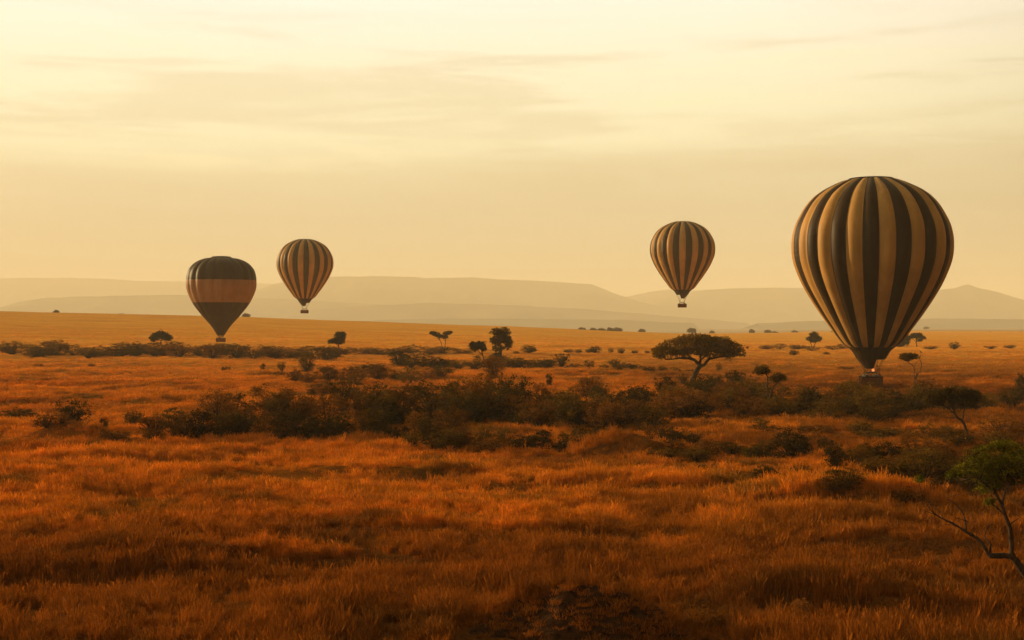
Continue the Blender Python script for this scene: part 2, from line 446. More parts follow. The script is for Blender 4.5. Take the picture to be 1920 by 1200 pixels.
# ------------------------------------------------------------------ ground sheet
def build_ground():
    ang = np.concatenate([np.linspace(-math.pi, -0.55, 90, endpoint=False), np.linspace(-0.55, 0.55, 520, endpoint=False), np.linspace(0.55, math.pi, 90, endpoint=False)])
    rad = np.concatenate([[0.0], np.geomspace(4, 36, 14, endpoint=False), np.geomspace(36, 130, 210, endpoint=False), np.geomspace(130, 500, 110, endpoint=False), np.geomspace(500, 19200, 160)])
    A, Rr = np.meshgrid(ang, rad); x = np.sin(A) * Rr; y = np.cos(A) * Rr
    v = np.stack([x, y, height(x, y)], -1).reshape(-1, 3)
    na = len(ang); nr = len(rad)
    i, j = np.meshgrid(np.arange(nr - 1), np.arange(na), indexing='ij'); j2 = (j + 1) % na
    f = np.stack([i * na + j, (i + 1) * na + j, (i + 1) * na + j2, i * na + j2], -1).reshape(-1, 4)
    b = MB(); b.add(v, f[:, ::-1] if False else f)
    o = b.build('ground', M['ground'], smooth=True)
    o.data.update()
    tag(o, kind='structure')
    return o
ground = build_ground()

def build_mounds():
    names = [('bare dark earth mound with a grassy crest at the bottom edge', 'termite mound'),
             ('long low grass covered mound in front of the central scrub', 'mound'),
             ('small dark hummock alone in the open red grass', 'mound'),
             ('dark earth mound under the left bush on the meadow edge', 'mound')]
    for k, (a, b, rx, ry, h) in enumerate(MOUNDS):
        na, nr = 72, 26
        A, Q = np.meshgrid(np.linspace(0, 2 * math.pi, na, endpoint=False), np.linspace(0, 1.25, nr))
        x = a + np.cos(A) * Q * rx; y = b + np.sin(A) * Q * ry
        zz_ = height(x, y) + mound_h(x, y, k) + 0.07 * fbm(x * 3, y * 3, 3) - 0.12 - 0.25 * sstep(1.0, 1.25, Q)
        v = np.stack([x - a, y - b, zz_], -1).reshape(-1, 3)
        i, j = np.meshgrid(np.arange(nr - 1), np.arange(na), indexing='ij'); j2 = (j + 1) % na
        f = np.stack([i * na + j, (i + 1) * na + j, (i + 1) * na + j2, i * na + j2], -1).reshape(-1, 4)
        m = MB(); m.add(v, f)
        o = m.build('earth_mound', M['earth'] if k == 0 else M['ground'], smooth=True, loc=(a, b, 0))
        tag(o, names[k][0], names[k][1], 'mounds in the grassland')
build_mounds()

# ------------------------------------------------------------------ hills
def build_hills():
    layers = [  # distance, front depth, skyline [(px, py)...]
        (7600, 1500, [(-500, 530), (-200, 524), (0, 523), (60, 521.5), (130, 522), (205, 523), (255, 527), (340, 528), (480, 531), (600, 536), (760, 545), (1000, 560), (1200, 604)]),
        (6000, 1500, [(380, 606), (440, 560), (480, 545), (520, 532), (560, 526), (620, 519), (700, 518.5), (765, 519), (800, 522), (850, 521.5), (885, 521), (930, 524), (990, 526), (1060, 530), (1110, 534), (1140, 546), (1165, 555), (1200, 566), (1300, 585), (1420, 606)]),
        (6900, 1300, [(1080, 606), (1140, 560), (1180, 555), (1220, 547), (1250, 543), (1300, 545), (1400, 541), (1500, 540), (1600, 546), (1700, 556), (1760, 570), (1850, 590), (1950, 606)]),
        (6200, 1100, [(1180, 606), (1220, 566), (1265, 552), (1320, 544), (1370, 541), (1440, 540), (1510, 540), (1560, 546), (1640, 552), (1720, 560), (1790, 567), (1850, 577), (1920, 586), (2020, 592), (2200, 606)]),
        (5500, 900, [(1560, 606), (1660, 560), (1720, 550), (1760, 544), (1792, 540), (1812, 533.5), (1835, 541), (1870, 548), (1900, 558), (1935, 566), (2000, 572), (2200, 590), (2400, 606)]),
        (4300, 700, [(480, 606), (560, 584), (660, 575), (800, 568), (950, 572), (1100, 580), (1200, 588), (1330, 599), (1400, 606)]),
        (3300, 500, [(560, 606), (700, 600.5), (820, 597.5), (1000, 598), (1180, 600), (1300, 606)]),
        (3300, 500, [(1420, 606), (1520, 602), (1640, 599), (1780, 597), (1920, 599), (2100, 606)]),
        (4900, 1100, [(-700, 590), (-200, 585), (0, 578), (40, 566), (90, 559), (160, 556), (330, 553), (520, 560), (700, 570), (860, 584), (1010, 596), (1150, 606)]),
    ]
    b = MB()
    for k, (D, dep, sk) in enumerate(layers):
        D *= 1.9; dep *= 1.6
        xs = np.array([p[0] for p in sk], float); ys = np.array([p[1] for p in sk], float)
        px = np.linspace(xs[0], xs[-1], int((xs[-1] - xs[0]) / 3)); t = np.linspace(-1, 1, 46)
        sy = np.interp(px, xs, ys) + 0.9 * fbm(px / 24 + k * 9, px * 0 + k, 3)
        crest = CZ - (sy - HY) / F * D
        PX, T = np.meshgrid(px, t); CR = np.interp(PX, px, crest)
        dist = D + T * dep
        X = (PX - CX) / F * D
        prof = np.where(T < 0, np.clip(1 + T, 0, 1) ** 1.5, np.clip(1 - T * 0.8, 0, 1))
        gull = fbm(X / 420 + k * 7, dist / 600, 4) * (np.sin(np.clip(-T, 0, 1) * math.pi)) * 0.42
        base = -60.0
        Z = base + (CR - base) * np.clip(prof + gull * 0.9, 0, 0.995 + 0 * prof) 
        Z = np.where(np.abs(T) < 0.03, CR, Z)
        v = np.stack([X, dist, Z], -1).reshape(-1, 3)
        nc = len(px); i, j = np.meshgrid(np.arange(len(t) - 1), np.arange(nc - 1), indexing='ij')
        f = np.stack([i * nc + j, i * nc + j + 1, (i + 1) * nc + j + 1, (i + 1) * nc + j], -1).reshape(-1, 4)
        b.add(v, f)
    o = b.build('hills', M['hill'], smooth=True); tag(o, kind='structure')
build_hills()

# ------------------------------------------------------------------ hot-air balloons
STRIPED = [(0.0, 0.05), (0.003, 0.16), (0.012, 0.30), (0.045, 0.41), (0.085, 0.50), (0.15, 0.625), (0.28, 0.785), (0.43, 0.885), (0.64, 0.978),
           (0.81, 1.0), (0.98, 0.99), (1.145, 0.94), (1.31, 0.868), (1.50, 0.757), (1.69, 0.632), (1.88, 0.492), (2.09, 0.300), (2.09001, 0.2995), (2.243, 0.175)]
BANDED = [(0.0, 0.05), (0.004, 0.17), (0.010, 0.30), (0.03, 0.33), (0.034, 0.42), (0.06, 0.53), (0.12, 0.68), (0.20, 0.80), (0.385, 0.945), (0.60, 0.995), (0.755, 1.0),
          (0.85, 0.995), (1.07, 0.93), (1.29, 0.825), (1.30, 0.82), (1.50, 0.675), (1.73, 0.485), (1.93, 0.30), (2.06, 0.205), (2.20, 0.12)]
def ev_profile(prof, n_=90, hard=()):
    t = np.array([p[0] for p in prof]); r = np.array([p[1] for p in prof])
    tt = np.concatenate([np.geomspace(0.004, 0.2, 16), np.linspace(0.22, t[-1], n_)])
    tt = np.unique(np.concatenate([[0], tt, hard]))
    # monotone cubic (Fritsch-Carlson)
    h = np.diff(t); d = np.diff(r) / h
    m = np.zeros(len(t)); m[0] = d[0]; m[-1] = d[-1]
    for i in range(1, len(t) - 1): m[i] = 0 if d[i - 1] * d[i] <= 0 else 2 * d[i - 1] * d[i] / (d[i - 1] + d[i])
    i = np.clip(np.searchsorted(t, tt, 'right') - 1, 0, len(t) - 2)
    s = (tt - t[i]) / h[i]
    rr = (1 + 2 * s) * (1 - s) ** 2 * r[i] + s * (1 - s) ** 2 * h[i] * m[i] + s * s * (3 - 2 * s) * r[i + 1] + s * s * (s - 1) * h[i] * m[i + 1]
    for _ in range(10):                                     # ease out the corners left by the hand measured points
        q = rr.copy(); q[1:-1] = 0.25 * rr[:-2] + 0.5 * rr[1:-1] + 0.25 * rr[2:]
        lin = (tt > 0.24) & (tt < t[-1] - 0.2); rr = np.where(lin, q, rr)
    return tt, rr

def make_person(mat, label, loc, rz, tall=1.7, arm=0.0):
    b = MB()
    def ring(zc, a, c, y=0.0, n_=12): return [(a * math.cos(2 * math.pi * j / n_), y + c * math.sin(2 * math.pi * j / n_), zc) for j in range(n_)]
    k = tall / 1.7
    b.rings([ring(z_ * k, a * k, c * k, y * k) for z_, a, c, y in ((0.0, 0.13, 0.10, 0), (0.45, 0.15, 0.11, 0), (0.85, 0.18, 0.12, 0), (1.0, 0.165, 0.11, 0),
             (1.25, 0.21, 0.125, 0), (1.38, 0.22, 0.11, 0), (1.43, 0.12, 0.08, 0), (1.46, 0.06, 0.06, 0.0))], 0, cap=True)
    b.rings([ring(z_ * k, a * k, c * k, y * k) for z_, a, c, y in ((1.45, 0.055, 0.055, 0), (1.49, 0.055, 0.06, 0), (1.52, 0.07, 0.085, -0.01), (1.58, 0.078, 0.10, -0.01), (1.64, 0.078, 0.10, 0), (1.69, 0.06, 0.075, 0.01), (1.715, 0.02, 0.02, 0.01))], 1)
    for s in (-1, 1):
        up = arm if s > 0 else 0.0
        b.tube([(s * 0.20 * k, 0, 1.36 * k), (s * 0.27 * k, -0.05, (1.10 + 0.25 * up) * k), (s * 0.22 * k, -0.24, (1.12 + 0.6 * up) * k)], [0.055, 0.045, 0.033], 7, 0)
        b.tube([(s * 0.22 * k, -0.24, (1.12 + 0.6 * up) * k), (s * 0.215 * k, -0.33, (1.13 + 0.62 * up) * k)], [0.034, 0.025], 6, 1)
    o = b.build('person', [mat, M['skin']], smooth=True, loc=loc)
    o.rotation_euler = (0, 0, rz)
    h = MB(); h.rings([ring(z_ * k, a * k, c * k, 0.012) for z_, a, c in ((1.60, 0.083, 0.105), (1.66, 0.086, 0.108), (1.70, 0.07, 0.085), (1.735, 0.02, 0.02))])
    h.build('hair', M['leather'], o, smooth=True)
    tag(o, label, 'person', 'passengers in the balloon baskets')
    return o

def balloon(cx_px, top_py, r_px, diam, prof, ngore, style, name_label, basket_px, basket_top, basket_bot, rot, scoop_az, bulge, lit, riders, wherename, lean=0.0):
    D = diam / (2 * r_px) * F
    rad = diam / 2
    bx, bz0, bz1 = (basket_px - CX) / F * D, CZ - (basket_bot - HY) / F * D, CZ - (basket_top - HY) / F * D
    brg = math.atan2(-D, -bx) + math.pi / 2; rot += brg; scoop_az += brg
    root = empty('hot_air_balloon', (bx, D, bz0)); tag(root, name_label, 'hot air balloon', 'hot air balloons over the savanna')
    top = Vector(((cx_px - CX) / F * D - bx, 0, CZ - (top_py - HY) / F * D - bz0))
    hard = [2.09] if style == 'stripe' else [0.66, 1.295]
    tt, rr = ev_profile(prof, 96, hard)
    seg = 8; na = ngore * seg
    th = np.arange(na) / na * 2 * math.pi
    tl = tt[:, None] * rad; endz = top.z - tt[-1] * rad
    def centre(t): return top.x * (1 - (t / tt[-1])) * 1.0 + lean * 0
    b = MB(); verts = []
    sc_ = np.abs(np.sin(ngore * th / 2)) ** 0.8
    amp = bulge * (0.25 + 0.75 * np.clip(rr, 0, 1)) * (1 + 0.12 * np.sin(tt * 9))
    radx = rad * math.cos(brg)
    Rr = rr[:, None] * radx * (1 - amp[:, None] + amp[:, None] * sc_[None, :] * 1.25)
    a = th + rot
    # irregular fullness: every gore billows a little differently
    gj = np.random.default_rng(ngore).normal(size=ngore) * 0.006
    Rr = Rr * (1 + np.repeat(gj, seg)[None, :] * np.clip(sc_, 0, 1)[None, :])
    X = Rr * np.cos(a)[None, :] + (top.x * (1 - tt / tt[-1]))[:, None]; Y = Rr * np.sin(a)[None, :]
    Z = (top.z - tl) * np.ones_like(X)
    Z = Z + (-0.02 * rad) * (1 - sc_[None, :]) * (np.clip((0.5 - tt) / 0.5, 0, 1))[:, None] * np.clip(rr * 2, 0, 1)[:, None]
    v = np.stack([X, Y, Z], -1).reshape(-1, 3)
    nt = len(tt)
    i, j = np.meshgrid(np.arange(nt - 1), np.arange(na), indexing='ij'); j2 = (j + 1) % na
    f = np.stack([i * na + j, (i + 1) * na + j, (i + 1) * na + j2, i * na + j2], -1).reshape(-1, 4)
    tm = (tt[:-1] + tt[1:]) / 2; T = np.repeat(tm, na)
    if style == 'stripe':
        g = (np.tile(np.arange(na) // seg, nt - 1)) % 2
        mi = np.where(T > 2.09, 1, np.where(g == 0, 1, 0))
        mi = np.where(T < 0.006, 1, mi); mats = [M['tan'], M['darkcloth']]
    else:
        mi = np.where((T > 0.66) & (T < 1.295), 0, 1); mats = [M['redtan'], M['darkcloth']]
    b.add(v, f, mi)
    cv = np.vstack([v[:na], [[top.x, 0, top.z + 0.02]]]); b.add(cv, [(k, (k + 1) % na, na) for k in range(na)], 1)
    env = b.build('envelope', mats, root, smooth=True)
    # parachute vent seam: a slightly proud cap at the crown
    cp = MB(); rings = []
    for q, zo in ((0.27, 0.02), (0.25, 0.06), (0.15, 0.10), (0.03, 0.12)):
        rings.append([(top.x + q * rad * math.cos(w_), q * rad * math.sin(w_), top.z + zo * (0.8 if style == 'stripe' else 3.0)) for w_ in np.linspace(0, 2 * math.pi, 40, endpoint=False)])
    cp.rings(rings, 0); cp.build('crown_vent', M['darkcloth'], env, smooth=True)
    # scoop: cloth apron hanging under the mouth on one side
    mz = top.z - tt[-1] * rad; mr = rr[-1] * radx
    if style == 'stripe':
        s = MB(); sv = []; nA, nZ = 40, 9; low = 0.125 * rad
        for k in range(nZ):
            u = k / (nZ - 1)
            for q in range(nA):
                w_ = scoop_az + (q / (nA - 1) - 0.5) * R(190)
                rq = mr * (1.005 - 0.60 * u) * (1 + 0.02 * math.sin(q * 1.3))
                sv.append((rq * math.cos(w_), rq * math.sin(w_), mz + 0.01 * rad - low * u))
        sf = [(k * nA + q, (k + 1) * nA + q, (k + 1) * nA + q + 1, k * nA + q + 1) for k in range(nZ - 1) for q in range(nA - 1)]
        s.add(sv, sf); s.build('scoop', M['scoopcloth'], root, smooth=True)
        zlow = mz - low
    else:
        s = MB(); rings = []
        for u, rq in ((0, 1.0), (0.5, 0.86), (1.0, 0.76)):
            rings.append([(mr * rq * math.cos(w_), mr * rq * math.sin(w_), mz + 0.01 * rad - u * 0.045 * rad) for w_ in np.linspace(0, 2 * math.pi, 48, endpoint=False)])
        s.rings(rings, 0, cap=False); s.build('skirt', M['scoopcloth'], root, smooth=True)
        zlow = mz - 0.045 * rad
    # basket
    hb = min(1.25, (bz1 - bz0)); wb = 3.15; db = 1.7
    bk = MB()
    for (c, d) in (((0, -db / 2 + .04, hb / 2), (wb, 0.08, hb)), ((0, db / 2 - .04, hb / 2), (wb, 0.08, hb)),
                   ((-wb / 2 + .04, 0, hb / 2), (0.08, db - 0.164, hb)), ((wb / 2 - .04, 0, hb / 2), (0.08, db - 0.164, hb)),
                   ((0, 0, 0.05), (wb - 0.17, db - 0.17, 0.1)), ((-wb / 6, 0, hb / 2), (0.05, db - 0.17, hb - 0.2)), ((wb / 6, 0, hb / 2), (0.05, db - 0.17, hb - 0.2))):
        bk.box(c, d)
    bko = bk.build('basket', M['wicker'], root)
    rm = MB(); x0, y0 = wb / 2, db / 2
    rm.tube([(-x0, -y0, hb), (x0, -y0, hb), (x0, y0, hb), (-x0, y0, hb), (-x0, -y0, hb)], 0.075, 8)
    rm.build('rim', M['leather'], bko, smooth=True)
    sk = MB()
    for xx in (-wb * .33, 0, wb * .33):
        sk = MB(); sk.box((xx, 0, -0.035), (0.09, db, 0.066)); sk.build('skid', M['leather'], bko)
    # uprights, burner frame, burners
    ztop = hb + 0.62
    up = MB()
    for sx in (-1, 1):
        for sy in (-1, 1):
            up.tube([(sx * (x0 - .1), sy * (y0 - .1), hb), (sx * 0.75, sy * 0.45, ztop)], 0.035, 6)
    fr = [(-0.75, -0.45, ztop), (0.75, -0.45, ztop), (0.75, 0.45, ztop), (-0.75, 0.45, ztop), (-0.75, -0.45, ztop)]
    up.tube(fr, 0.045, 6)
    up.build('burner_frame', M['steel'], root)
    for k, bxx in enumerate((-0.32, 0.32)):
        bu = MB(); bu.rings([[(bxx + q * math.cos(w_), q * math.sin(w_), z_) for w_ in np.linspace(0, 2 * math.pi, 14, endpoint=False)] for z_, q in ((ztop - 0.2, 0.10), (ztop - .1, 0.13), (ztop - 0.06, 0.20), (ztop + 0.12, 0.24), (ztop + 0.15, 0.22))])
        buo = bu.build('burner', M['steel'], root, smooth=True)
        if lit and k == 1:
            fl = MB(); fl.rings([[(bxx + q * math.cos(w_) + dx, q * math.sin(w_), z_) for w_ in np.linspace(0, 2 * math.pi, 12, endpoint=False)]
                     for z_, q, dx in ((ztop + 0.16, 0.13, 0), (ztop + 0.28, 0.22, .02), (ztop + 0.45, 0.18, -.03), (ztop + 0.65, 0.09, .03), (ztop + 0.95, 0.02, 0))])
            fl.build('flame', M['flame'], buo, smooth=True)
    # suspension wires from the frame corners to the mouth
    for k in range(12):
        wr = MB()
        w_ = (k + 0.5) / 12 * 2 * math.pi; c_, s_ = math.cos(w_), math.sin(w_)
        wr.tube([(0.75 * (1 if c_ > 0 else -1), 0.45 * (1 if s_ > 0 else -1), ztop), (mr * 0.97 * c_, mr * 0.97 * s_, mz + 0.05)], 0.022, 4)
        wr.build('suspension_wire', M['rope'], root)
    # riders
    rg = random.Random(int(cx_px))
    for k in range(riders):
        u = (k + 0.5) / riders
        px_ = -wb / 2 + 0.32 + u * (wb - 0.64); py_ = -0.42 if k % 2 == 0 else 0.42
        ci = rg.randrange(len(CLOTH)) if riders < 9 else [0, 4, 1, 5, 2, 0, 3, 1, 4, 0, 2, 5][k % 12]
        ends = ['at the left end', 'second from the left', 'third from the left', 'fourth from the left', 'fifth from the left', 'sixth from the left', 'seventh from the left', 'eighth from the left', 'ninth from the left', 'tenth from the left', 'eleventh from the left']
        wn = 'at the right end' if k == riders - 1 else ends[k]
        make_person(CLOTH[ci], 'rider in %s jacket %s of the %s' % (CLOTH_NAMES[ci], wn, wherename), (bx + px_, D + py_, bz0 + 0.1), rg.uniform(-0.8, 0.8) + (0 if py_ < 0 else math.pi), rg.uniform(1.62, 1.84), 0.8 if (k % 5 == 3) else 0.0)
    return root
SG = -math.pi / 2            # the direction facing the camera
balloon(1633, 335, 151, 24.0, STRIPED, 30, 'stripe', 'largest balloon, tan and dark stripes, hanging low at the right with a lit burner', 1633, 703, 722, SG - math.pi / 30, R(200), 0.036, True, 11, "biggest balloon's basket")
balloon(1280, 416, 61, 24.0, STRIPED, 30, 'stripe', 'tan and brown striped balloon above the big flat topped acacia', 1279, 569, 576.5, SG + math.pi / 30, R(-20), 0.036, False, 4, 'basket over the big acacia')
balloon(572, 449, 53, 24.0, STRIPED, 30, 'stripe', 'smallest striped balloon, floating right of the dark banded balloon', 571, 580.5, 587.5, SG - math.pi / 30 + 0.05, R(200), 0.036, False, 4, "smallest balloon's basket")
balloon(415, 482, 66, 25.0, BANDED, 20, 'band', 'dark brown balloon with one wide russet band round its middle', 414, 632, 641, SG + 0.1, 0, 0.042, False, 5, "banded balloon's basket")

# ------------------------------------------------------------------ trees
def tree(name, label, cat, D, base, limbs, crowns, leaf='leaf_dark', bark='bark', lsize=0.13, dens=1.0, seed=1, group=None, twig=True, tw=1.0, crad=0.5, per=46, base_at=None):
    """limbs: [(pixel path [(px,py[,depth offset])...], r0, r1)]; crowns: [(px,py,rx,ry)] in photograph pixels at depth D"""
    rg = np.random.default_rng(seed)
    b0 = P(base[0], base[1], D) if base_at is None else base_at
    gz = float(height(b0.x, D)); org = Vector((b0.x, D, min(b0.z, gz) - 0.05))
    root = empty(name, org); tag(root, label, cat, group)
    t = MB(); nodes = []
    s = D / F
    for k, (path, r0, r1) in enumerate(limbs):
        pts = [P(p[0], p[1], D, p[2] if len(p) > 2 else 0.0) - org for p in path]
        if k == 0 and pts[0].z > 0.0: pts = [Vector((pts[0].x, pts[0].y, 0.0))] + pts
        sp = smooth_path(pts, 4, 0.05 * s * 8, rg)
        rr_ = np.linspace(r0, r1, len(sp)) * (1 + 0.1 * rg.normal(size=len(sp)))
        t.tube(sp, list(rr_), 7); nodes += sp[len(sp) // 3:]
    c = MB(); allc = []
    for (px, py, rx, ry) in crowns:
        ctr = np.array(P(px, py, D) - org); rad = (rx * s, rx * s * 0.85, ry * s)
        ncl = max(4, int(dens * 26 * (rad[0] * rad[2]) / (crad * crad)))
        cl, pts = blob_centres(rg, np.array(rad) * 0.84, ncl, per, crad, 0.45, 0.8, 0.5)
        v, f = leaves(pts + ctr, lsize, rg); c.add(v, f); allc.append(cl + ctr)
        # loose sprigs standing out of the upper outline
        ns = int(12 + 12 * rx * s / crad); sg = []
        for _ in range(ns):
            a_ = rg.uniform(0, 2 * math.pi); e_ = rg.uniform(-0.25, 1.45)
            d_ = np.array([math.cos(a_) * math.cos(e_), math.sin(a_) * math.cos(e_), math.sin(e_)])
            p0 = ctr + d_ * np.array(rad) * rg.uniform(0.9, 1.06); ln_ = crad * rg.uniform(0.2, 0.75)
            for u in np.linspace(0, 1, 9): sg.append(p0 + (d_ * 0.5 + np.array([0, 0, 0.6])) * ln_ * u + rg.normal(size=3) * crad * 0.16)
        v, f = leaves(np.array(sg), lsize * 0.85, rg); c.add(v, f)
    if twig and nodes and allc:
        allc = np.concatenate(allc); nd = np.array([tuple(p) for p in nodes])
        for q in allc[rg.permutation(len(allc))[:min(len(allc), 150)]]:
            dd = np.linalg.norm(nd - q, axis=1) + 0.6 * np.maximum(0, nd[:, 2] - q[2])
            p = Vector(nd[int(np.argmin(dd))]); e = Vector(q)
            if (e - p).length > 7 * max(1, crad): continue
            m = (p + e) / 2 + Vector(rg.normal(size=3) * 0.12 * (e - p).length)
            t.tube([p, m, e], [min(limbs[0][2] * 0.3, 0.03) * tw + 0.008, min(limbs[0][2] * .2, .02) * tw + 0.007, 0.007], 4, cap=False)
    t.build('trunk', M[bark], root, smooth=True)
    if crowns: c.build('crown', M[leaf], root)
    return root, t

G_T = 'trees standing on the plain'
def gD(px, py): return at(px, py).y
# big flat-topped acacia
D = gD(1297, 722)
tree('acacia_tree', 'big flat topped acacia with a leaning forked trunk among the bushes', 'acacia tree', D, (1297, 724),
     [([(1297, 722), (1301, 708), (1306, 697), (1311, 688), (1312, 682)], 0.50, 0.36),
      ([(1312, 684), (1304, 676), (1294, 672), (1278, 671), (1262, 673), (1248, 674)], 0.30, 0.08),
      ([(1312, 684), (1313, 672, -.5), (1312, 660, -1), (1304, 645, -1.5)], 0.22, 0.06),
      ([(1310, 690), (1320, 684), (1328, 675), (1342, 671), (1358, 668), (1376, 664)], 0.28, 0.06),
      ([(1328, 675), (1336, 662, 1.5), (1344, 650, 2.5)], 0.16, 0.05),
      ([(1304, 676), (1290, 664, 1.5), (1270, 655, 2.5)], 0.16, 0.05),
      ([(1312, 676), (1322, 664, -2), (1330, 648, -3)], 0.14, 0.05)],
     [(1306, 648, 62, 17), (1268, 655, 42, 14), (1244, 660, 24, 10), (1344, 652, 42, 15), (1368, 656, 26, 13), (1300, 640, 40, 12), (1238, 668, 14, 6), (1384, 662, 14, 7), (1345, 641, 26, 8), (1330, 664, 28, 7), (1284, 662, 26, 7), (1364, 668, 18, 6), (1318, 634, 16, 5), (1282, 640, 16, 6)],
     'leaf_olive', 'bark', 0.115, 0.135, 5, G_T, crad=0.42, per=34)
# far umbrella acacia with birds
D1 = gD(302, 655)
tree('acacia_tree', 'small umbrella acacia with two birds perched on its top', 'acacia tree', D1, (302, 655),
     [([(302, 655), (302, 645), (302, 638)], 0.22, 0.16), ([(302, 640), (294, 634), (288, 633)], 0.12, 0.05), ([(302, 640), (310, 634), (316, 633)], 0.12, 0.05)],
     [(301, 630, 17, 7), (288, 635, 9, 6), (314, 634, 10, 6), (301, 626, 10, 4)], 'leaf_dark', 'bark', 0.14, 0.35, 6, G_T, crad=0.45, per=30)
D2 = gD(636, 668)
tree('savanna_tree', 'dark tree with a round top and a lower side lobe at left', 'tree', D2, (637, 668),
     [([(637, 668), (636, 656), (635, 646)], 0.22, 0.16), ([(635, 650), (628, 643), (622, 641)], 0.10, 0.05)],
     [(635, 629, 8, 6), (642, 628, 6, 5), (641, 634, 7, 6), (639, 641, 7, 5), (629, 640, 10, 5), (621, 641, 6, 3.5)], 'leaf_dark', 'bark', 0.14, 0.32, 7, G_T, crad=0.45, per=34)
D3 = gD(828, 655)
tree('savanna_tree', 'left one of two thin trees leaning apart on the slope edge', 'tree', D3, (829, 655),
     [([(829, 655), (828, 645), (824, 636), (820, 630)], 0.14, 0.09), ([(826, 640), (818, 632), (812, 628)], 0.07, 0.04)],
     [(815, 626, 9, 3.4), (823, 630, 7, 3.5), (811, 624, 5, 2)], 'leaf_dark', 'bark', 0.12, 0.3, 8, G_T, crad=0.36, per=26)
tree('savanna_tree', 'right one of two thin trees leaning apart on the slope edge', 'tree', D3, (834, 655),
     [([(834, 655), (835, 644), (836, 636), (838, 628)], 0.14, 0.08), ([(835, 640), (831, 634), (828, 632)], 0.07, 0.04)],
     [(838, 625, 8, 3), (834, 632, 6, 4), (843, 623, 5, 2)], 'leaf_dark', 'bark', 0.12, 0.3, 9, G_T, crad=0.36, per=26)
D4 = gD(906, 690)
tree('savanna_tree', 'short tree with a dark blocky crown left of the tallest tree', 'tree', D4, (908, 692),
     [([(908, 692), (907, 676), (904, 662), (903, 655)], 0.17, 0.13), ([(904, 664), (895, 656), (890, 653)], 0.08, 0.05)],
     [(887, 647, 6, 6), (889, 653, 6, 5), (899, 646, 7, 5), (905, 649, 5, 7), (907, 655, 4, 4), (896, 651, 6, 5)], 'leaf_dark', 'bark', 0.12, 0.5, 10, G_T, crad=0.36, per=36)
D5 = gD(940, 682)
tree('savanna_tree', 'tallest ragged dark tree near the middle, foliage hanging at its left', 'tree', D5, (940, 682),
     [([(940, 682), (940, 668), (939, 654), (936, 640)], 0.26, 0.18), ([(940, 662), (933, 654), (929, 646)], 0.12, 0.06), ([(939, 658), (948, 650), (952, 642)], 0.12, 0.06)],
     [(931, 623, 11, 7), (946, 624, 12, 9), (941, 636, 17, 11), (953, 642, 9, 9), (928, 640, 10, 9), (935, 653, 11, 6), (932, 668, 5, 11), (953, 650, 6, 6)], 'leaf_dark', 'bark', 0.13, 0.2, 11, G_T, crad=0.42, per=30)
D7 = gD(1431, 776)
tree('savanna_tree', 'slender tree with two small separate crowns right of the big acacia', 'tree', D7, (1430, 778),
     [([(1430, 778), (1436, 764), (1442, 750), (1446, 736), (1450, 726), (1456, 718)], 0.19, 0.06), ([(1442, 752), (1441, 738, .4), (1441, 720, .5), (1440, 706, .3), (1434, 700)], 0.10, 0.04),
      ([(1446, 738), (1438, 728, -.5), (1436, 722, -.6)], 0.05, 0.02), ([(1450, 727), (1458, 732, .5), (1462, 735, .6)], 0.04, 0.02)],
     [(1428, 692, 10, 6), (1420, 698, 7, 5), (1436, 698, 7, 4), (1460, 708, 11, 7), (1450, 713, 7, 5), (1467, 708, 5, 4)], 'leaf_olive', 'bark', 0.08, 0.28, 12, G_T, crad=0.3, per=34)
D8 = gD(1524, 654)
tree('savanna_tree', 'hazy double trunked tree left of the biggest balloon', 'tree', D8, (1524, 654),
     [([(1523, 654), (1520, 644), (1517, 638)], 0.16, 0.09), ([(1524, 654), (1529, 643), (1531, 634)], 0.18, 0.10)],
     [(1526, 628, 9, 5), (1533, 635, 8, 5), (1518, 636, 7, 4), (1528, 639, 10, 3)], 'leaf_dark', 'bark', 0.16, 0.3, 13, G_T, crad=0.5, per=26)
D9 = gD(1692, 650)
tree('savanna_tree', "broad hazy tree half hidden by the biggest balloon's right flank", 'tree', D9, (1692, 651), [([(1692, 651), (1692, 642)], 0.3, 0.2)],
     [(1690, 640, 14, 8), (1698, 634, 9, 5), (1684, 646, 10, 4)], 'leaf_dark', 'bark', 0.25, 0.9, 14, G_T, crad=0.9, per=26)
tree('acacia_tree', 'hazy umbrella acacia just right of the biggest balloon', 'acacia tree', D9, (1719, 651),
     [([(1719, 651), (1718, 642), (1718, 637)], 0.26, 0.18), ([(1718, 641), (1712, 636), (1708, 634)], .1, .05), ([(1718, 641), (1726, 637), (1731, 635)], .1, .05)],
     [(1719, 630, 12, 5), (1711, 632, 6, 3), (1728, 634, 7, 3), (1725, 639, 5, 1.4)], 'leaf_dark', 'bark', 0.18, 0.32, 15, G_T, crad=0.6, per=26)
D11 = gD(1712, 736)
tree('savanna_tree', 'crooked thin tree with one small crown and a bare right limb', 'tree', D11, (1712, 738),
     [([(1712, 738), (1713, 722), (1717, 710), (1719, 700)], 0.20, 0.12), ([(1715, 712), (1714, 698), (1713, 688), (1706, 681), (1700, 677)], 0.11, 0.04), ([(1718, 706), (1726, 694), (1727, 682), (1725, 672), (1727, 664)], 0.10, 0.03),
      ([(1713, 686), (1720, 680, .3), (1723, 677, .3)], 0.03, 0.015), ([(1727, 674), (1732, 668)], 0.025, 0.012), ([(1725, 670), (1721, 666)], 0.02, 0.01)],
     [(1696, 669, 9, 4.5), (1707, 668, 9, 4), (1715, 669, 5, 3)], 'leaf_olive', 'bark_pale', 0.1, 1.0, 16, G_T, crad=0.35, per=36)
D12 = gD(1812, 832)
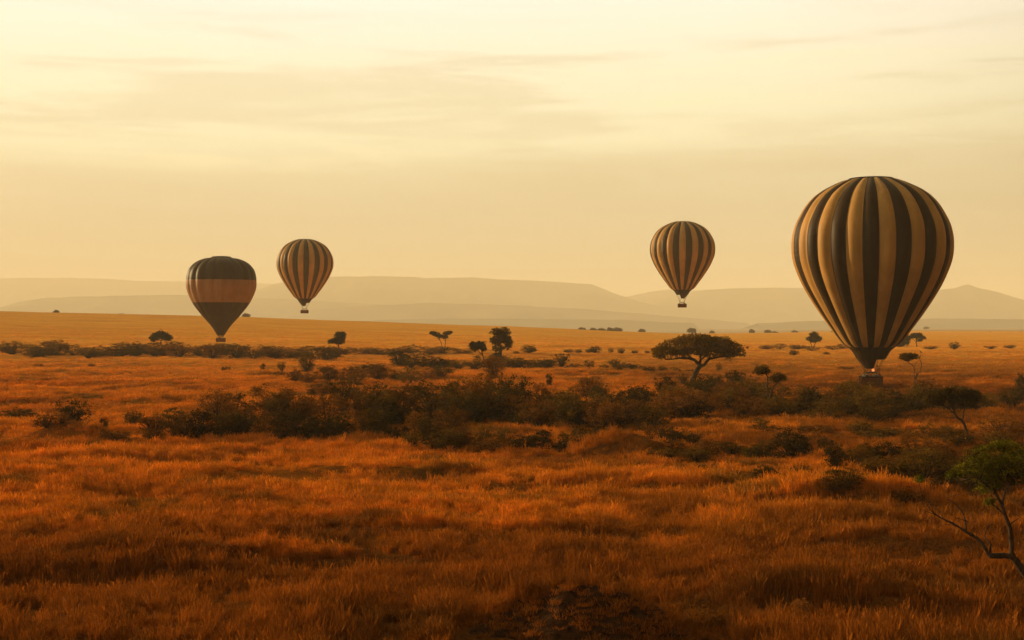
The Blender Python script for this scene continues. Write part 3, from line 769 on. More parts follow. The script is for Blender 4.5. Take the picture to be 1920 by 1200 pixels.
tree('savanna_tree', 'dark two lobed tree on a bent trunk before the right scrub belt', 'tree', D12, (1812, 834),
     [([(1812, 834), (1812, 815), (1809, 798), (1803, 788), (1793, 781), (1788, 768), (1784, 762)], 0.14, 0.07), ([(1790, 776), (1778, 766), (1768, 760)], 0.06, 0.03), ([(1804, 789), (1806, 776), (1808, 764)], 0.07, 0.04), ([(1795, 782), (1780, 784), (1768, 782)], 0.04, 0.01)],
     [(1757, 742, 20, 9), (1750, 750, 16, 8), (1775, 738, 14, 8), (1800, 738, 22, 11), (1822, 744, 17, 11), (1812, 754, 20, 9), (1786, 748, 14, 8)], 'leaf_dark', 'bark', 0.075, 0.24, 17, G_T, crad=0.26, per=40)
# near tree at the right edge of the frame
D13 = 46.0
tree('savanna_tree', 'near green leafed tree leaning in at the right edge with bare branches', 'tree', D13, (1952, 1140),
     [([(1952, 1145), (1936, 1100), (1915, 1066), (1897, 1042)], 0.17, 0.125),
      ([(1897, 1042), (1875, 1042), (1854, 1041)], 0.11, 0.10),
      ([(1854, 1041), (1845, 1024), (1830, 1008), (1812, 997), (1795, 986), (1775, 976), (1756, 966), (1740, 950)], 0.075, 0.018),
      ([(1897, 1042), (1896, 1010), (1893, 988), (1884, 966), (1878, 945), (1866, 925), (1862, 900)], 0.10, 0.04),
      ([(1856, 1040), (1857, 1020)], 0.055, 0.045), ([(1857, 1021), (1852, 1006, .3), (1862, 990, .4), (1872, 988, .5)], 0.03, 0.01),
      ([(1812, 997), (1815, 980, .3), (1812, 962, .5), (1795, 945, .4), (1785, 940, .5)], 0.035, 0.01),
      ([(1814, 978), (1800, 972, -.3), (1785, 968, -.3)], 0.02, 0.008),
      ([(1756, 966), (1745, 962, .2), (1728, 956, .3)], 0.015, 0.006), ([(1750, 960), (1744, 945), (1728, 925), (1722, 900)], 0.014, 0.005),
      ([(1893, 988), (1905, 984, .4), (1925, 975, .6)], 0.03, 0.01), ([(1878, 945), (1895, 925, .5), (1915, 900, .8)], 0.05, 0.02), ([(1866, 925), (1840, 905, -.4), (1815, 890, -.6), (1795, 895, -.8)], 0.04, 0.014),
      ([(1840, 905), (1830, 880, .3), (1820, 858, .4)], 0.025, 0.01), ([(1884, 966), (1862, 950, -.4), (1845, 935, -.5)], 0.03, 0.01), ([(1790, 985), (1775, 985, .2), (1760, 992, .3)], 0.015, 0.006),
      ([(1770, 973), (1760, 955, .2), (1752, 948, .3)], 0.012, 0.005)],
     [(1880, 862, 48, 28), (1840, 862, 30, 22), (1905, 880, 36, 34), (1862, 892, 38, 26), (1812, 886, 26, 15), (1935, 860, 36, 28), (1790, 893, 14, 9), (1850, 915, 16, 12), (1880, 838, 26, 9), (1725, 900, 6, 3), (1855, 942, 8, 6)],
     'leaf_green', 'bark', 0.042, 0.145, 18, G_T, crad=0.15, per=34, tw=.5)

# far small trees: (px, py top, width px, height px, depth, label)
FT = [(106, 583, 9, 6, 985, 'tiny flat tree on the left ridge line, near the frame edge'),
      (227, 590, 6, 3, 990, 'faint speck of a tree on the ridge left of the banded balloon'),
      (462, 589, 12, 7, 990, 'small boxy tree on the ridge between the two left balloons'),
      (1091, 615, 14, 8, 1200, 'first pale tree of the faint row beyond the plain edge'),
      (1112, 616, 12, 7, 1210, 'second low tree of the faint row beyond the plain edge'),
      (1128, 616, 12, 7, 1215, 'third low tree of the faint row beyond the plain edge'),
      (1144, 615, 11, 8, 1200, 'fourth tree of the faint row beyond the plain edge'),
      (1158, 615, 15, 8, 1205, 'rightmost broad tree of the faint row beyond the plain edge'),
      (1204, 618, 11, 6, 1200, 'little dark tree above the left tip of the big acacia'),
      (1297, 616, 15, 8, 1350, 'pale round tree straight above the big acacia crown'),
      (1335, 621, 8, 5, 1500, 'faint tiny tree behind the right half of the big acacia'),
      (1410, 618, 9, 8, 1400, 'hazy upright tree past the right tip of the big acacia'),
      (1440, 619, 11, 7, 1400, 'left hazy tree of a touching pair left of the biggest balloon'),
      (1453, 622, 10, 5, 1400, 'right hazy tree of a touching pair left of the biggest balloon'),
      (1490, 620, 9, 6, 1500, 'faint lone tree between the hazy pair and the double trunked tree'),
      (1561, 622, 10, 6, 1500, "pale tree by the biggest balloon's lower left flank"),
      (1856, 626, 12, 6, 1500, 'faint wide tree on the far right plain'),
      (1898, 625, 9, 7, 1450, 'left faint tree of the last two at the right edge'),
      (1914, 624, 10, 8, 1450, 'rightmost faint tree on the hazy plain'),
      (1737, 613, 10, 4, 2600, 'tiny pale tree far out right of the biggest balloon')]
for k, (px, pt, w, h, DD, lab) in enumerate(FT):
    x = (px - CX) / F * DD; gz = float(height(x, DD)); ztop = CZ - (pt - HY) / F * DD
    hp = (ztop - gz) / DD * F; base_y = pt + hp
    tree('savanna_tree', lab, 'tree', DD, (px, base_y), [([(px, base_y), (px, pt + h * 0.6)], 0.35, 0.25)],
         [(px - w * .12, pt + h * .5, w * .38, h * .45), (px + w * .25, pt + h * .55, w * .28, h * .35), (px - w * .3, pt + h * .6, w * .22, h * .3)], 'leaf_far', 'bark', 0.42, 0.55, 40 + k, 'faint far trees on the hazy plain', twig=False, crad=1.4, per=22)

# ------------------------------------------------------------------ birds
def bird(px, py, D, label, rz, s=1.0):
    b = MB()
    def rg_(c, a, h, n_=10): return [(c[0] + 0, c[1] + a * math.cos(2 * math.pi * j / n_), c[2] + h * math.sin(2 * math.pi * j / n_)) for j in range(n_)]
    prof = [((-0.50, 0, 0.18), .015, .01), ((-0.36, 0, .30), .06, .04), ((-0.18, 0, .44), .13, .12), ((0.0, 0, .58), .15, .15), ((0.13, 0, .72), .11, .12), ((0.19, 0, .84), .05, .06), ((0.22, 0, .95), .04, .045), ((0.26, 0, 1.0), .055, .055), ((0.33, 0, 1.0), .03, .03), ((0.44, 0, .96), .006, .006)]
    b.rings([rg_((c[0] * s, 0, c[2] * s), a * s, h * s) for c, a, h in prof], 0)
    o = b.build('perched_bird', M['feather'], smooth=True, loc=P(px, py, D)); o.rotation_euler = (0, 0, rz)
    for sy in (-1, 1):
        l = MB(); l.tube([(0, sy * .06 * s, .5 * s), (0.02 * s, sy * .06 * s, .25 * s), (0, sy * .06 * s, 0)], [.03 * s, .018 * s, .015 * s], 5); l.build('leg', M['feather'], o)
        w = MB(); w.tube([(0.1 * s, sy * .14 * s, .66 * s), (-.12 * s, sy * .16 * s, .46 * s), (-.42 * s, sy * .06 * s, .2 * s)], [.05 * s, .07 * s, .015 * s], 6); w.build('wing', M['feather'], o, smooth=True)
    tag(o, label, 'bird', 'birds perched on trees')
bird(299.5, 624, D1, 'left of two dark birds standing on the umbrella acacia', 0.3, 1.25)
bird(304.5, 624.5, D1, 'right of two dark birds standing on the umbrella acacia', 2.6, 1.15)
bird(1726, 664, D11, 'lone bird on the bare limb tip beside the biggest balloon', 2.8, 0.6)

# ------------------------------------------------------------------ shrubs
def shrub_proto(seed, kind, leafm):
    """unit shrub: one wide, one high, built of leaf clumps round a spray of stems"""
    rg = np.random.default_rng(seed); f_ = MB(); st_ = MB()
    if kind == 'dome': parts = [((0, 0, .42), (.42, .42, .42)), ((-.2, .1, .34), (.28, .3, .32)), ((.22, -.05, .36), (.26, .3, .3)), ((.05, -.2, .3), (.3, .26, .28))]
    elif kind == 'low': parts = [((-.25, 0, .4), (.25, .3, .38)), ((.05, .05, .5), (.28, .3, .42)), ((.3, -.05, .36), (.2, .28, .32)), ((0, -.2, .28), (.4, .25, .26))]
    elif kind == 'tall': parts = [((0, 0, .55), (.34, .34, .42)), ((-.14, .05, .75), (.24, .24, .2)), ((.16, 0, .66), (.26, .26, .24)), ((0, 0, .25), (.4, .36, .24))]
    elif kind == 'twin': parts = [((-.24, 0, .45), (.25, .28, .42)), ((.22, .05, .55), (.27, .3, .42)), ((0, -.1, .25), (.4, .3, .24))]
    elif kind == 'vase': parts = [((0, 0, .68), (.45, .42, .28)), ((-.2, 0, .5), (.25, .25, .25)), ((.2, 0, .48), (.22, .25, .22)), ((0, 0, .22), (.18, .18, .2))]
    else: parts = [((0, 0, .45), (.46, .44, .46))]
    loose = kind == 'loose'
    for c, r in parts:
        cl, pts = blob_centres(rg, np.array(r) * 0.92, int(34 * (0.9 if not loose else 1.1) * (r[0] * r[2]) / 0.09), 30, 0.075, 0.5, 1.0, 0.35, -0.95)
        pts = pts + np.array(c); pts = pts[pts[:, 2] > 0.0]
        v, f = leaves(pts, 0.021, rg); f_.add(v, f)
        for q in cl[:14]:
            e = Vector(q + np.array(c)); m = Vector((e.x * .45, e.y * .45, e.z * .5)); st_.tube([(e.x * .08, e.y * .08, 0), m, e], [.012, .009, .004], 4, cap=False)
    # spiky sprays that break the outline
    sp = []
    for _ in range(70):
        a = rg.uniform(0, 2 * math.pi); k = rg.uniform(.3, .5); zz0 = rg.uniform(.3, .85)
        p0 = np.array([math.cos(a) * k * .8, math.sin(a) * k * .8, zz0 * .9]); d = np.array([math.cos(a) * .4, math.sin(a) * .4, .8]) * rg.uniform(.08, .2)
        for u in np.linspace(0, 1, 8): sp.append(p0 + d * u + rg.normal(size=3) * .008)
    v, f = leaves(np.array(sp), 0.014, rg, aspect=.4); f_.add(v, f)
    return f_.mesh('foliage', M[leafm]), st_.mesh('stems', M['bark'], True)
KINDS = ['dome', 'low', 'tall', 'twin', 'vase', 'loose']
PROTO = {}
for i, kd in enumerate(KINDS):
    for j, lm in enumerate(('leaf_dark', 'leaf_olive', 'leaf_brown')):
        fm, sm = (None, None)
        if j == 0:
            fm, sm = shrub_proto(100 + i, kd, lm)
        else:
            fm = PROTO[(kd, 'leaf_dark')][0].copy(); fm.materials[0] = M[lm]; sm = PROTO[(kd, 'leaf_dark')][1]
        PROTO[(kd, lm)] = (fm, sm)
PROTO[('low', 'leaf_green')] = (PROTO[('low', 'leaf_dark')][0].copy(), PROTO[('low', 'leaf_dark')][1]); PROTO[('low', 'leaf_green')][0].materials[0] = M['leaf_green']

LANDMARKS = [(132, 'left mound'), (300, 'acacia with birds'), (415, 'banded balloon'), (571, 'smallest balloon'), (690, 'low dark thicket'), (826, 'leaning thin trees'), (940, 'tallest ragged tree'),
             (1165, 'long grassy mound'), (1300, 'big acacia'), (1440, 'slender forked tree'), (1525, 'double trunked tree'), (1633, 'biggest balloon'), (1711, 'crooked thin tree'), (1800, 'two lobed tree'), (1900, 'right frame edge')]
SHR = []      # all shrubs, labelled at the end
rs = random.Random(5)
def shrub(px, py, w, h, kind=None, leaf=None, label=None, zone='', D=None):
    """px, py: centre of the foot in the photograph; w, h: size in photograph pixels"""
    p = at(px, py) if D is None else Vector(((px - CX) / F * D, D, float(height((px - CX) / F * D, D))))
    kind = kind or rs.choice(KINDS); leaf = leaf or rs.choice(['leaf_dark', 'leaf_olive', 'leaf_olive', 'leaf_brown'])
    s = p.y / F; ww = w * s; hh = h * s / (0.93)
    if py > 720: hh += 0.32                      # the foot stands hidden in the tall grass
    mz = float(mound_h(p.x, p.y)) if p.y < 200 else 0
    root = empty('shrub', (p.x, p.y, p.z + mz * 0.9 - 0.04), rs.uniform(0, 6.28), (ww, ww, hh))
    fm, sm = PROTO[(kind, leaf)]
    o = bpy.data.objects.new('foliage', fm); COL.objects.link(o); o.parent = root
    if w > 14:
        o = bpy.data.objects.new('stems', sm); COL.objects.link(o); o.parent = root
    SHR.append(dict(o=root, px=px, py=py, w=w, h=h, leaf=leaf, kind=kind, label=label, zone=zone))

# hand placed shrubs --------------------------------------------------
Z_ = [  # px, foot y, w, h, kind, leaf, label
    (690, 706, 86, 28, 'low', 'leaf_dark', 'broad low dark thicket like a flattened dome left of the middle'),
    (607, 746, 66, 32, 'dome', 'leaf_dark', 'dark rounded shrub rising from the scrub below the smallest balloon'),
    (137, 810, 84, 56, 'vase', 'leaf_dark', 'spreading dark bush growing out of the left earth mound'),
    (172, 820, 66, 30, 'low', 'leaf_brown', 'low brown bush on the right foot of the left earth mound'),
    (88, 824, 56, 24, 'low', 'leaf_brown', 'low brown bush on the left foot of the left earth mound'),
    (251, 801, 46, 32, 'dome', 'leaf_dark', 'ball shaped dark bush right of the left earth mound'),
    (195, 812, 20, 24, 'tall', 'leaf_dark', 'narrow upright bush close to the left earth mound'),
    (33, 790, 84, 24, 'low', 'leaf_dark', 'long low dark bush at the left frame edge'),
    (965, 774, 84, 78, 'dome', 'leaf_dark', 'highest dark bush of the central thicket, right of its middle'),
    (858, 768, 70, 68, 'dome', 'leaf_olive', 'tall bush at the left shoulder of the central thicket'),
    (912, 770, 80, 70, 'loose', 'leaf_brown', 'brown bush in the middle of the central thicket'),
    (925, 712, 60, 44, 'tall', 'leaf_brown', 'faded brown bush round the foot of the tallest ragged tree'),
    (1006, 768, 50, 50, 'loose', 'leaf_brown', 'sparse brown bush at the right shoulder of the central thicket'),
    (715, 806, 92, 66, 'dome', 'leaf_dark', 'large dark bush left of the central thicket'),
    (575, 700, 44, 40, 'tall', 'leaf_olive', 'tall olive bush in the far scrub under the smallest balloon'),
    (1078, 800, 56, 62, 'dome', 'leaf_dark', 'very dark round bush right of the central thicket'),
    (1030, 724, 18, 20, 'tall', 'leaf_dark', 'small spiky dark bush alone right of the central thicket'),
    (1281, 728, 26, 24, 'vase', 'leaf_olive', 'small leafy bush at the left foot of the big acacia'),
    (1378, 722, 48, 30, 'dome', 'leaf_dark', 'round dark bush to the right of the big acacia trunk'),
    (1340, 728, 46, 28, 'dome', 'leaf_olive', 'olive bush touching the right side of the big acacia trunk'),
    (1348, 700, 16, 22, 'loose', 'leaf_olive', 'slim pale bush beneath the right half of the big acacia crown'),
    (1482, 864, 84, 66, 'dome', 'leaf_dark', 'dark round topped bush in the open grass below the slender tree'),
    (1548, 846, 40, 24, 'dome', 'leaf_dark', 'small dark bush right of the round topped bush'),
    (1410, 862, 50, 22, 'low', 'leaf_green', 'low greenish bush left of the round topped bush'),
    (1730, 908, 120, 70, 'dome', 'leaf_olive', 'large soft olive bush left of the near green tree'),
    (1765, 880, 70, 52, 'dome', 'leaf_brown', 'brown bush behind the large soft olive bush'),
    (1718, 868, 80, 58, 'loose', 'leaf_brown', 'brown twiggy bush standing above the large soft olive bush'),
    (1650, 898, 90, 38, 'low', 'leaf_olive', 'low bush at the left side of the large soft olive bush'),
    (1880, 826, 110, 48, 'dome', 'leaf_brown', 'wide brown bush above the near green tree'),
    (1914, 750, 30, 46, 'tall', 'leaf_dark', 'dark upright bush cut by the right frame edge'),
    (1789, 655, 18, 15, 'twin', 'leaf_dark', 'lone square looking bush on the right plain'),
    (1489, 666, 20, 12, 'low', 'leaf_dark', 'lone dark bush below the hazy double trunked tree'),
    (1549, 665, 18, 6, 'low', 'leaf_brown', "tiny flat bush left of the biggest balloon's cone"),
    (1585, 694, 34, 9, 'low', 'leaf_brown', "flat brown bush just left of the biggest balloon's mouth"),
    (423, 699, 22, 15, 'dome', 'leaf_dark', 'small round bush alone in the left orange field'),
    (493, 698, 14, 17, 'tall', 'leaf_dark', 'narrow dark bush right of the lone round bush'),
    (453, 702, 7, 6, 'dome', 'leaf_dark', 'tiny dark bush dot in the left orange field'),
    (528, 700, 20, 22, 'vase', 'leaf_olive', 'small vase shaped bush left of the far olive bushes'),
    (520, 709, 40, 14, 'low', 'leaf_dark', 'low dark bush at the foot of the small vase shaped bush'),
    (73, 690, 24, 10, 'dome', 'leaf_brown', 'low dark tussock in the left orange field'),
    (172, 688, 18, 8, 'dome', 'leaf_brown', 'second low dark tussock in the left orange field'),
    (320, 703, 20, 6, 'low', 'leaf_brown', 'flat brush heap in the left orange field'),
    (1170, 692, 48, 14, 'low', 'leaf_olive', 'flat olive bush left of the big acacia crown'),
    (1157, 697, 22, 17, 'dome', 'leaf_dark', 'small dark bush in the orange field left of the big acacia'),
    (992, 662, 32, 18, 'dome', 'leaf_olive', 'grey olive round bush right of the tallest ragged tree'),
    (968, 664, 14, 7, 'dome', 'leaf_olive', 'small bush beside the tallest ragged tree trunk'),
    (1232, 672, 22, 22, 'dome', 'leaf_olive', 'rounded bush behind the left tip of the big acacia crown'),
    (1066, 662, 22, 9, 'dome', 'leaf_olive', None), (1085, 662, 16, 9, 'dome', 'leaf_olive', None), (1116, 662, 26, 16, 'dome', 'leaf_olive', None), (1103, 662, 16, 10, 'dome', 'leaf_olive', None),
    (1145, 662, 14, 11, 'dome', 'leaf_olive', None), (1165, 663, 18, 12, 'dome', 'leaf_olive', None), (1190, 663, 16, 8, 'dome', 'leaf_olive', None), (1213, 663, 13, 7, 'dome', 'leaf_olive', None),
    (1216, 699, 30, 14, 'dome', 'leaf_olive', None), (1243, 699, 22, 16, 'dome', 'leaf_olive', None), (1266, 699, 26, 13, 'dome', 'leaf_olive', None), (1294, 700, 22, 10, 'dome', 'leaf_olive', None),
    (1320, 1180, 90, 34, 'low', 'leaf_brown', 'low tangled brown tuft of brush at the bottom, right of the bare mound'),
    (1500, 1178, 60, 40, 'tall', 'leaf_brown', 'upright tangle of dark brush near the bottom right of the meadow'),
    (1360, 1168, 50, 22, 'low', 'leaf_brown', 'small dark brush tuft between the two bottom brush tangles'),
    (1560, 926, 70, 18, 'low', 'leaf_brown', 'brown brush lining the upper grassy bank'),
    (1700, 945, 90, 22, 'low', 'leaf_brown', 'brown brush lining the lower grassy bank'),
    (1545, 795, 80, 40, 'loose', 'leaf_olive', None), (1640, 795, 70, 36, 'dome', 'leaf_olive', None),
]
for q in Z_:
    zone = 'small far row'
    if q[6] is None and q[1] > 720: zone = 'right scrub belt'
    elif q[6] is None and q[1] > 690: zone = 'small row under the acacia crown'
    elif q[6] is None: zone = 'small far row'
    shrub(*q, zone=zone)
# belts: px range, foot y (left, right), y spread, width range, height range, count, leaves, zone
BELTS = [
    (20, 330, 668, 668, 4, (54, 88), (20, 30), 12, ['leaf_olive', 'leaf_brown', 'leaf_olive'], 'far left belt'),
    (330, 640, 669, 672, 4, (54, 88), (19, 28), 12, ['leaf_olive', 'leaf_olive', 'leaf_brown'], 'far left belt'),
    (640, 880, 664, 665, 2, (44, 74), (12, 19), 8, ['leaf_olive', 'leaf_brown'], 'thin far belt'),
    (745, 1065, 690, 692, 4, (38, 66), (18, 30), 15, ['leaf_dark', 'leaf_olive', 'leaf_brown'], 'middle row'),
    (1060, 1200, 692, 693, 3, (24, 46), (10, 18), 5, ['leaf_dark', 'leaf_olive'], 'middle row'),
    (545, 830, 718, 718, 6, (36, 66), (20, 34), 13, ['leaf_olive', 'leaf_brown'], 'upper scrub'),
    (1410, 1600, 656, 656, 2, (28, 48), (8, 13), 6, ['leaf_olive', 'leaf_brown'], 'hazy belt'),
    (1740, 1915, 653, 655, 2, (26, 42), (5, 9), 4, ['leaf_olive', 'leaf_brown'], 'hazy belt'),
    (285, 560, 820, 826, 8, (54, 96), (28, 60), 10, ['leaf_dark', 'leaf_brown', 'leaf_olive'], 'left scrub'),
    (400, 860, 790, 792, 14, (60, 116), (36, 74), 16, ['leaf_dark', 'leaf_olive', 'leaf_brown', 'leaf_brown'], 'left scrub'),
    (560, 860, 820, 826, 7, (50, 100), (26, 60), 9, ['leaf_dark', 'leaf_dark', 'leaf_brown'], 'left scrub'),
    (770, 1020, 843, 846, 6, (50, 90), (24, 44), 9, ['leaf_dark', 'leaf_olive', 'leaf_brown'], 'lower scrub'),
    (600, 850, 752, 756, 6, (36, 76), (18, 36), 8, ['leaf_brown', 'leaf_olive', 'leaf_dark'], 'upper scrub'),
    (840, 1300, 794, 798, 18, (60, 124), (36, 80), 17, ['leaf_dark', 'leaf_brown', 'leaf_olive', 'leaf_brown'], 'central scrub'),
    (1010, 1320, 842, 838, 8, (46, 90), (20, 42), 10, ['leaf_dark', 'leaf_brown'], 'lower scrub'),
    (1030, 1420, 764, 756, 12, (50, 96), (30, 56), 14, ['leaf_dark', 'leaf_olive', 'leaf_brown'], 'central scrub'),
    (1260, 1740, 780, 778, 9, (50, 100), (30, 58), 17, ['leaf_dark', 'leaf_olive', 'leaf_brown', 'leaf_olive'], 'right scrub'),
    (1470, 1920, 766, 768, 9, (54, 100), (28, 50), 12, ['leaf_dark', 'leaf_olive', 'leaf_olive', 'leaf_brown'], 'right scrub'),
    (1220, 1460, 858, 864, 8, (50, 100), (16, 32), 8, ['leaf_brown', 'leaf_olive'], 'lower right scrub'),
    (1330, 1800, 818, 828, 12, (60, 120), (12, 26), 9, ['leaf_brown', 'leaf_olive'], 'open right ground'),
    (1380, 1900, 908, 920, 12, (60, 130), (14, 28), 10, ['leaf_brown', 'leaf_dark', 'leaf_olive'], 'bank brush'),
    (1540, 1920, 880, 888, 12, (60, 110), (22, 44), 9, ['leaf_brown', 'leaf_olive', 'leaf_dark'], 'lower right scrub'),
    (1740, 1920, 842, 850, 8, (60, 100), (26, 44), 4, ['leaf_brown', 'leaf_olive'], 'far right scrub'),
    (80, 300, 822, 826, 6, (30, 60), (12, 24), 4, ['leaf_brown', 'leaf_olive'], 'meadow edge'),
    (1560, 1700, 876, 886, 8, (56, 90), (24, 38), 3, ['leaf_brown', 'leaf_olive'], 'lower right scrub'),
]
for x0, x1, ya, yb, sp, wr_, hr_, cnt, lv, zone in BELTS:
    for k in range(cnt):
        u = (k + rs.uniform(0.1, 0.9)) / cnt
        shrub(x0 + u * (x1 - x0), ya + (yb - ya) * u + rs.uniform(-sp, sp), rs.uniform(*wr_), rs.uniform(*hr_), None, rs.choice(lv), None, zone)

ORD = ['first', 'second', 'third', 'fourth', 'fifth', 'sixth', 'seventh', 'eighth', 'ninth', 'tenth', 'eleventh', 'twelfth', 'thirteenth', 'fourteenth', 'fifteenth', 'sixteenth', 'seventeenth', 'eighteenth', 'nineteenth', 'twentieth']
TONE = {'leaf_dark': 'dark', 'leaf_olive': 'olive', 'leaf_brown': 'dry brown', 'leaf_green': 'greenish'}
SHAPE = {'dome': 'domed', 'low': 'spreading', 'tall': 'upright', 'twin': 'two humped', 'vase': 'flat topped', 'loose': 'loose'}
byz = {}
for d in SHR:
    if d['label']: tag(d['o'], d['label'], 'shrub', 'shrubs scattered over the grassland'); continue
    lx, ln_ = min(LANDMARKS, key=lambda q: abs(q[0] - d['px']))
    dx = d['px'] - lx
    side = 'in line with' if abs(dx) < 14 else ('just left of' if dx < 0 else 'just right of') if abs(dx) < 45 else ('left of' if dx < 0 else 'right of')
    byz.setdefault('%s %s shrub in %s, %s %s' % (TONE[d['leaf']], SHAPE[d['kind']], d['zone'], side, ln_), []).append(d)
for key, L in byz.items():
    L.sort(key=lambda d: d['px'])
    for i, d in enumerate(L):
        lab = key
        if len(L) > 1: lab = ('leftmost ' if i == 0 else 'rightmost ' if i == len(L) - 1 else ORD[i] + ' ') + key
        tag(d['o'], lab, 'shrub', 'shrubs scattered over the grassland')
print('shrubs', len(SHR))

# ------------------------------------------------------------------ grass
def tuft_mesh(seed, nb, h, spread, wid, heads=0.4):
    rg = np.random.default_rng(seed); b = MB(); v = []; f = []
    for k in range(nb):
        a = rg.uniform(0, 6.283); r = spread * math.sqrt(rg.random()) * 0.75
        bx_, by_ = r * math.cos(a), r * math.sin(a); hh = h * rg.uniform(0.55, 1.1)
        la = a + rg.normal() * 0.9; lean = rg.uniform(0.05, 0.42) * hh
        dx, dy = math.cos(la) * lean, math.sin(la) * lean
        pa = rg.uniform(0, 3.1416); wx, wy = math.cos(pa) * wid * rg.uniform(.6, 1.3), math.sin(pa) * wid * rg.uniform(.6, 1.3)
        n0 = len(v)
        v += [(bx_ - wx, by_ - wy, -0.05), (bx_ + wx, by_ + wy, -0.05), (bx_ + dx * .35 + wx * .8, by_ + dy * .35 + wy * .8, hh * .6), (bx_ + dx * .35 - wx * .8, by_ + dy * .35 - wy * .8, hh * .6), (bx_ + dx, by_ + dy, hh), (bx_ + dx, by_ + dy, hh)]
        if rg.random() < heads:      # drooping seed head
            v[-2] = (bx_ + dx + wx * 1.6, by_ + dy + wy * 1.6, hh); v[-1] = (bx_ + dx - wx * 1.6, by_ + dy - wy * 1.6, hh * 1.02)
        else:
            v[-2] = (bx_ + dx + wx * .15, by_ + dy + wy * .15, hh); v[-1] = (bx_ + dx - wx * .15, by_ + dy - wy * .15, hh)
        f += [(n0, n0 + 1, n0 + 2, n0 + 3), (n0 + 3, n0 + 2, n0 + 4, n0 + 5)]
    b.add(v, f)
    return b.mesh('tuft', M['grass'])

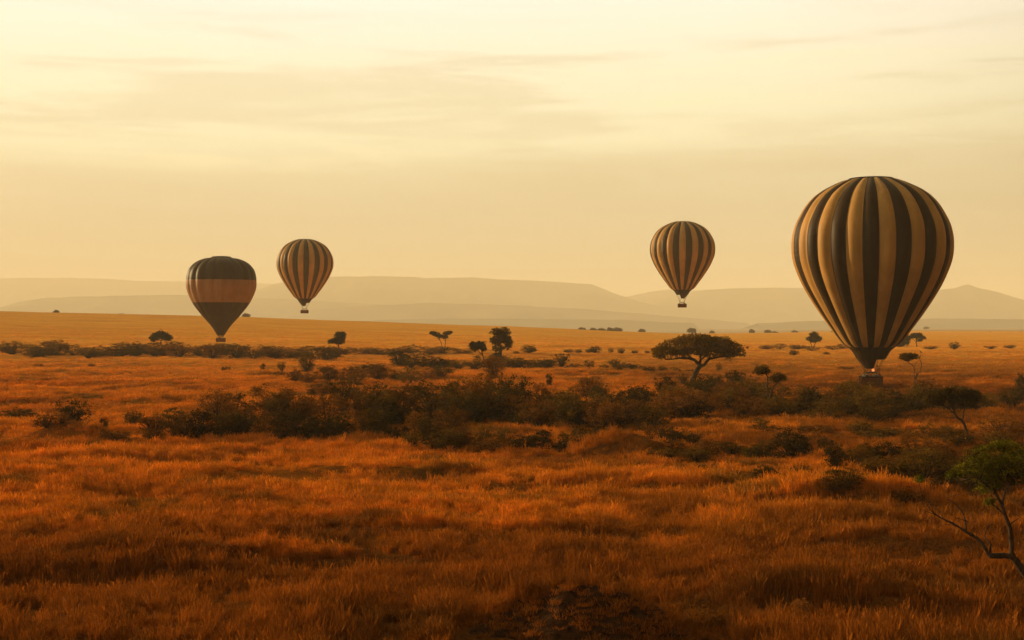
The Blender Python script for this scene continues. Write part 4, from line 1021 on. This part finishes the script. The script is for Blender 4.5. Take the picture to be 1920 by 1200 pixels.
def build_grass():
    rg = np.random.default_rng(77); X = []; Y = []; S = []; K = []; H = []
    def scatter(d0, d1, n_, s0, s1, kinds, hs=1.0):
        u = rg.random(n_); D_ = np.sqrt(d0 * d0 + u * (d1 * d1 - d0 * d0)); px = rg.uniform(-120, 2040, n_)
        x = (px - CX) / F * D_; y = D_
        m = fbm(x / 3.2 + 9, y / 3.2, 3); m2 = fbm(x / 14 + 70, y / 11, 3)
        keep = rg.random(n_) < np.clip(0.72 + 1.5 * m + 1.1 * m2, 0.08, 1)
        for k_, (a, b, rx, ry, h) in enumerate(MOUNDS):      # bare faces of the mounds towards the camera
            rr_ = np.hypot((x - a) / rx, (y - b) / ry); face = (rr_ < 0.95) & (y < b + 0.15 * ry) & (x > a - 0.55 * rx)
            keep &= ~(face & (rg.random(n_) < (0.45, 0.35, 0.35, 0.4)[k_]))
        for x0, x1, y0, h, w in BW:                           # bare bank faces
            yy = y - y0 - 1.6 * fbm(x / 7.0 + y0, x * 0 + y0, 3)
            keep &= ~((x > x0 - 1) & (x < x1 + 1) & (yy > -w * 1.1) & (yy < w * 0.5) & (rg.random(n_) < 0.6))
        x, y = x[keep], y[keep]
        a0, b0, rx0, ry0, h0 = MOUNDS[0]                      # trampled short grass at the foot of the near mound
        fr = (np.abs(x - a0) < rx0 * 0.95) & (y < b0 - 0.1) & (y > b0 - 2.6 * ry0)
        low = np.where(fr, 0.30, 1.0)
        hv = low * np.clip(1.0 + 0.55 * m2[keep] + 0.35 * m[keep], 0.35, 1.5)
        X.append(x); Y.append(y); S.append(rg.uniform(s0, s1, len(x))); K.append(rg.choice(kinds, len(x))); hv = hv * np.clip(1 - (np.hypot(x, y) - 260) / 460, 0.05, 1); H.append(hv * rg.uniform(0.7, 1.25, len(x)) * hs * np.where(rg.random(len(x)) < 0.05, 1.25, 1.0))
    scatter(33, 70, 62000, 0.6, 1.0, [0, 1, 2, 3], 0.9)
    scatter(70, 125, 90000, 0.75, 1.2, [0, 1, 2, 3], 0.75)
    scatter(125, 260, 90000, 1.2, 1.9, [4, 5], 0.42)
    scatter(260, 700, 66000, 2.0, 3.4, [4, 5], 0.16)
    X = np.concatenate(X); Y = np.concatenate(Y); S = np.concatenate(S); K = np.concatenate(K); H = np.concatenate(H)
    Z = height(X, Y) + np.where(Y < 200, mound_h(X, Y), 0) - 0.03
    N = len(X)
    me = bpy.data.meshes.new('grass'); me.vertices.add(N)
    me.vertices.foreach_set('co', np.stack([X, Y, Z], -1).astype(np.float32).reshape(-1))
    a = me.attributes.new('tscale', 'FLOAT_VECTOR', 'POINT'); a.data.foreach_set('vector', np.stack([S, S, S * H], -1).astype(np.float32).reshape(-1))
    a = me.attributes.new('trot', 'FLOAT_VECTOR', 'POINT'); a.data.foreach_set('vector', np.stack([rg.normal(size=N) * .08, rg.normal(size=N) * .08, rg.uniform(0, 6.28, N)], -1).astype(np.float32).reshape(-1))
    a = me.attributes.new('tkind', 'INT', 'POINT'); a.data.foreach_set('value', K.astype(np.int32))
    me.materials.append(M['grass'])
    o = bpy.data.objects.new('grass', me); COL.objects.link(o)
    tag(o, 'tall dry red and straw coloured grass over the meadow', 'grass', kind='stuff')
    ng = bpy.data.node_groups.new('grass_tufts', 'GeometryNodeTree')
    ng.interface.new_socket('Geometry', in_out='INPUT', socket_type='NodeSocketGeometry')
    ng.interface.new_socket('Geometry', in_out='OUTPUT', socket_type='NodeSocketGeometry')
    gi = ng.nodes.new('NodeGroupInput'); go = ng.nodes.new('NodeGroupOutput')
    jn = ng.nodes.new('GeometryNodeJoinGeometry')
    def attr(nm, typ):
        an = ng.nodes.new('GeometryNodeInputNamedAttribute'); an.data_type = typ; an.inputs['Name'].default_value = nm; return an.outputs['Attribute']
    sc_, ro_, kd_ = attr('tscale', 'FLOAT_VECTOR'), attr('trot', 'FLOAT_VECTOR'), attr('tkind', 'INT')
    for k, args in enumerate([(1, 34, .62, .34, .0085, .5), (2, 40, .55, .36, .0085, .3), (3, 26, .78, .30, .009, .7), (4, 46, .40, .40, .009, .2), (5, 60, .75, .42, .011, .4), (6, 60, .60, .45, .011, .3)]):
        src = bpy.data.objects.new('grass_tuft', tuft_mesh(*args))          # data only: never linked to the scene
        oi = ng.nodes.new('GeometryNodeObjectInfo'); oi.inputs['Object'].default_value = src; oi.inputs['As Instance'].default_value = True
        cmpn = ng.nodes.new('FunctionNodeCompare'); cmpn.data_type = 'INT'; cmpn.operation = 'EQUAL'
        ng.links.new(kd_, cmpn.inputs[2]); cmpn.inputs[3].default_value = k
        ip = ng.nodes.new('GeometryNodeInstanceOnPoints')
        ng.links.new(gi.outputs[0], ip.inputs['Points']); ng.links.new(cmpn.outputs[0], ip.inputs['Selection'])
        ng.links.new(oi.outputs['Geometry'], ip.inputs['Instance']); ng.links.new(sc_, ip.inputs['Scale']); ng.links.new(ro_, ip.inputs['Rotation'])
        ng.links.new(ip.outputs[0], jn.inputs[0])
    ng.links.new(jn.outputs[0], go.inputs[0])
    md = o.modifiers.new('tufts', 'NODES'); md.node_group = ng
    print('tufts', N)
build_grass()

# ------------------------------------------------------------------ haze
def build_haze():
    b = MB(); b.box((0, 0, 210), (38800, 38800, 544.0))
    m, q = mat_new('haze_air')
    pv = q.new('ShaderNodeVolumePrincipled'); pv.inputs['Color'].default_value = (1.0, 0.95, 0.78, 1)
    pv.inputs['Density'].default_value = 1.25e-4; pv.inputs['Anisotropy'].default_value = 0.0
    q.l.new(pv.outputs[0], q.out.inputs['Volume'])
    o = b.build('haze', m); tag(o, kind='stuff', label='warm morning haze over the whole plain', cat='haze')
build_haze()
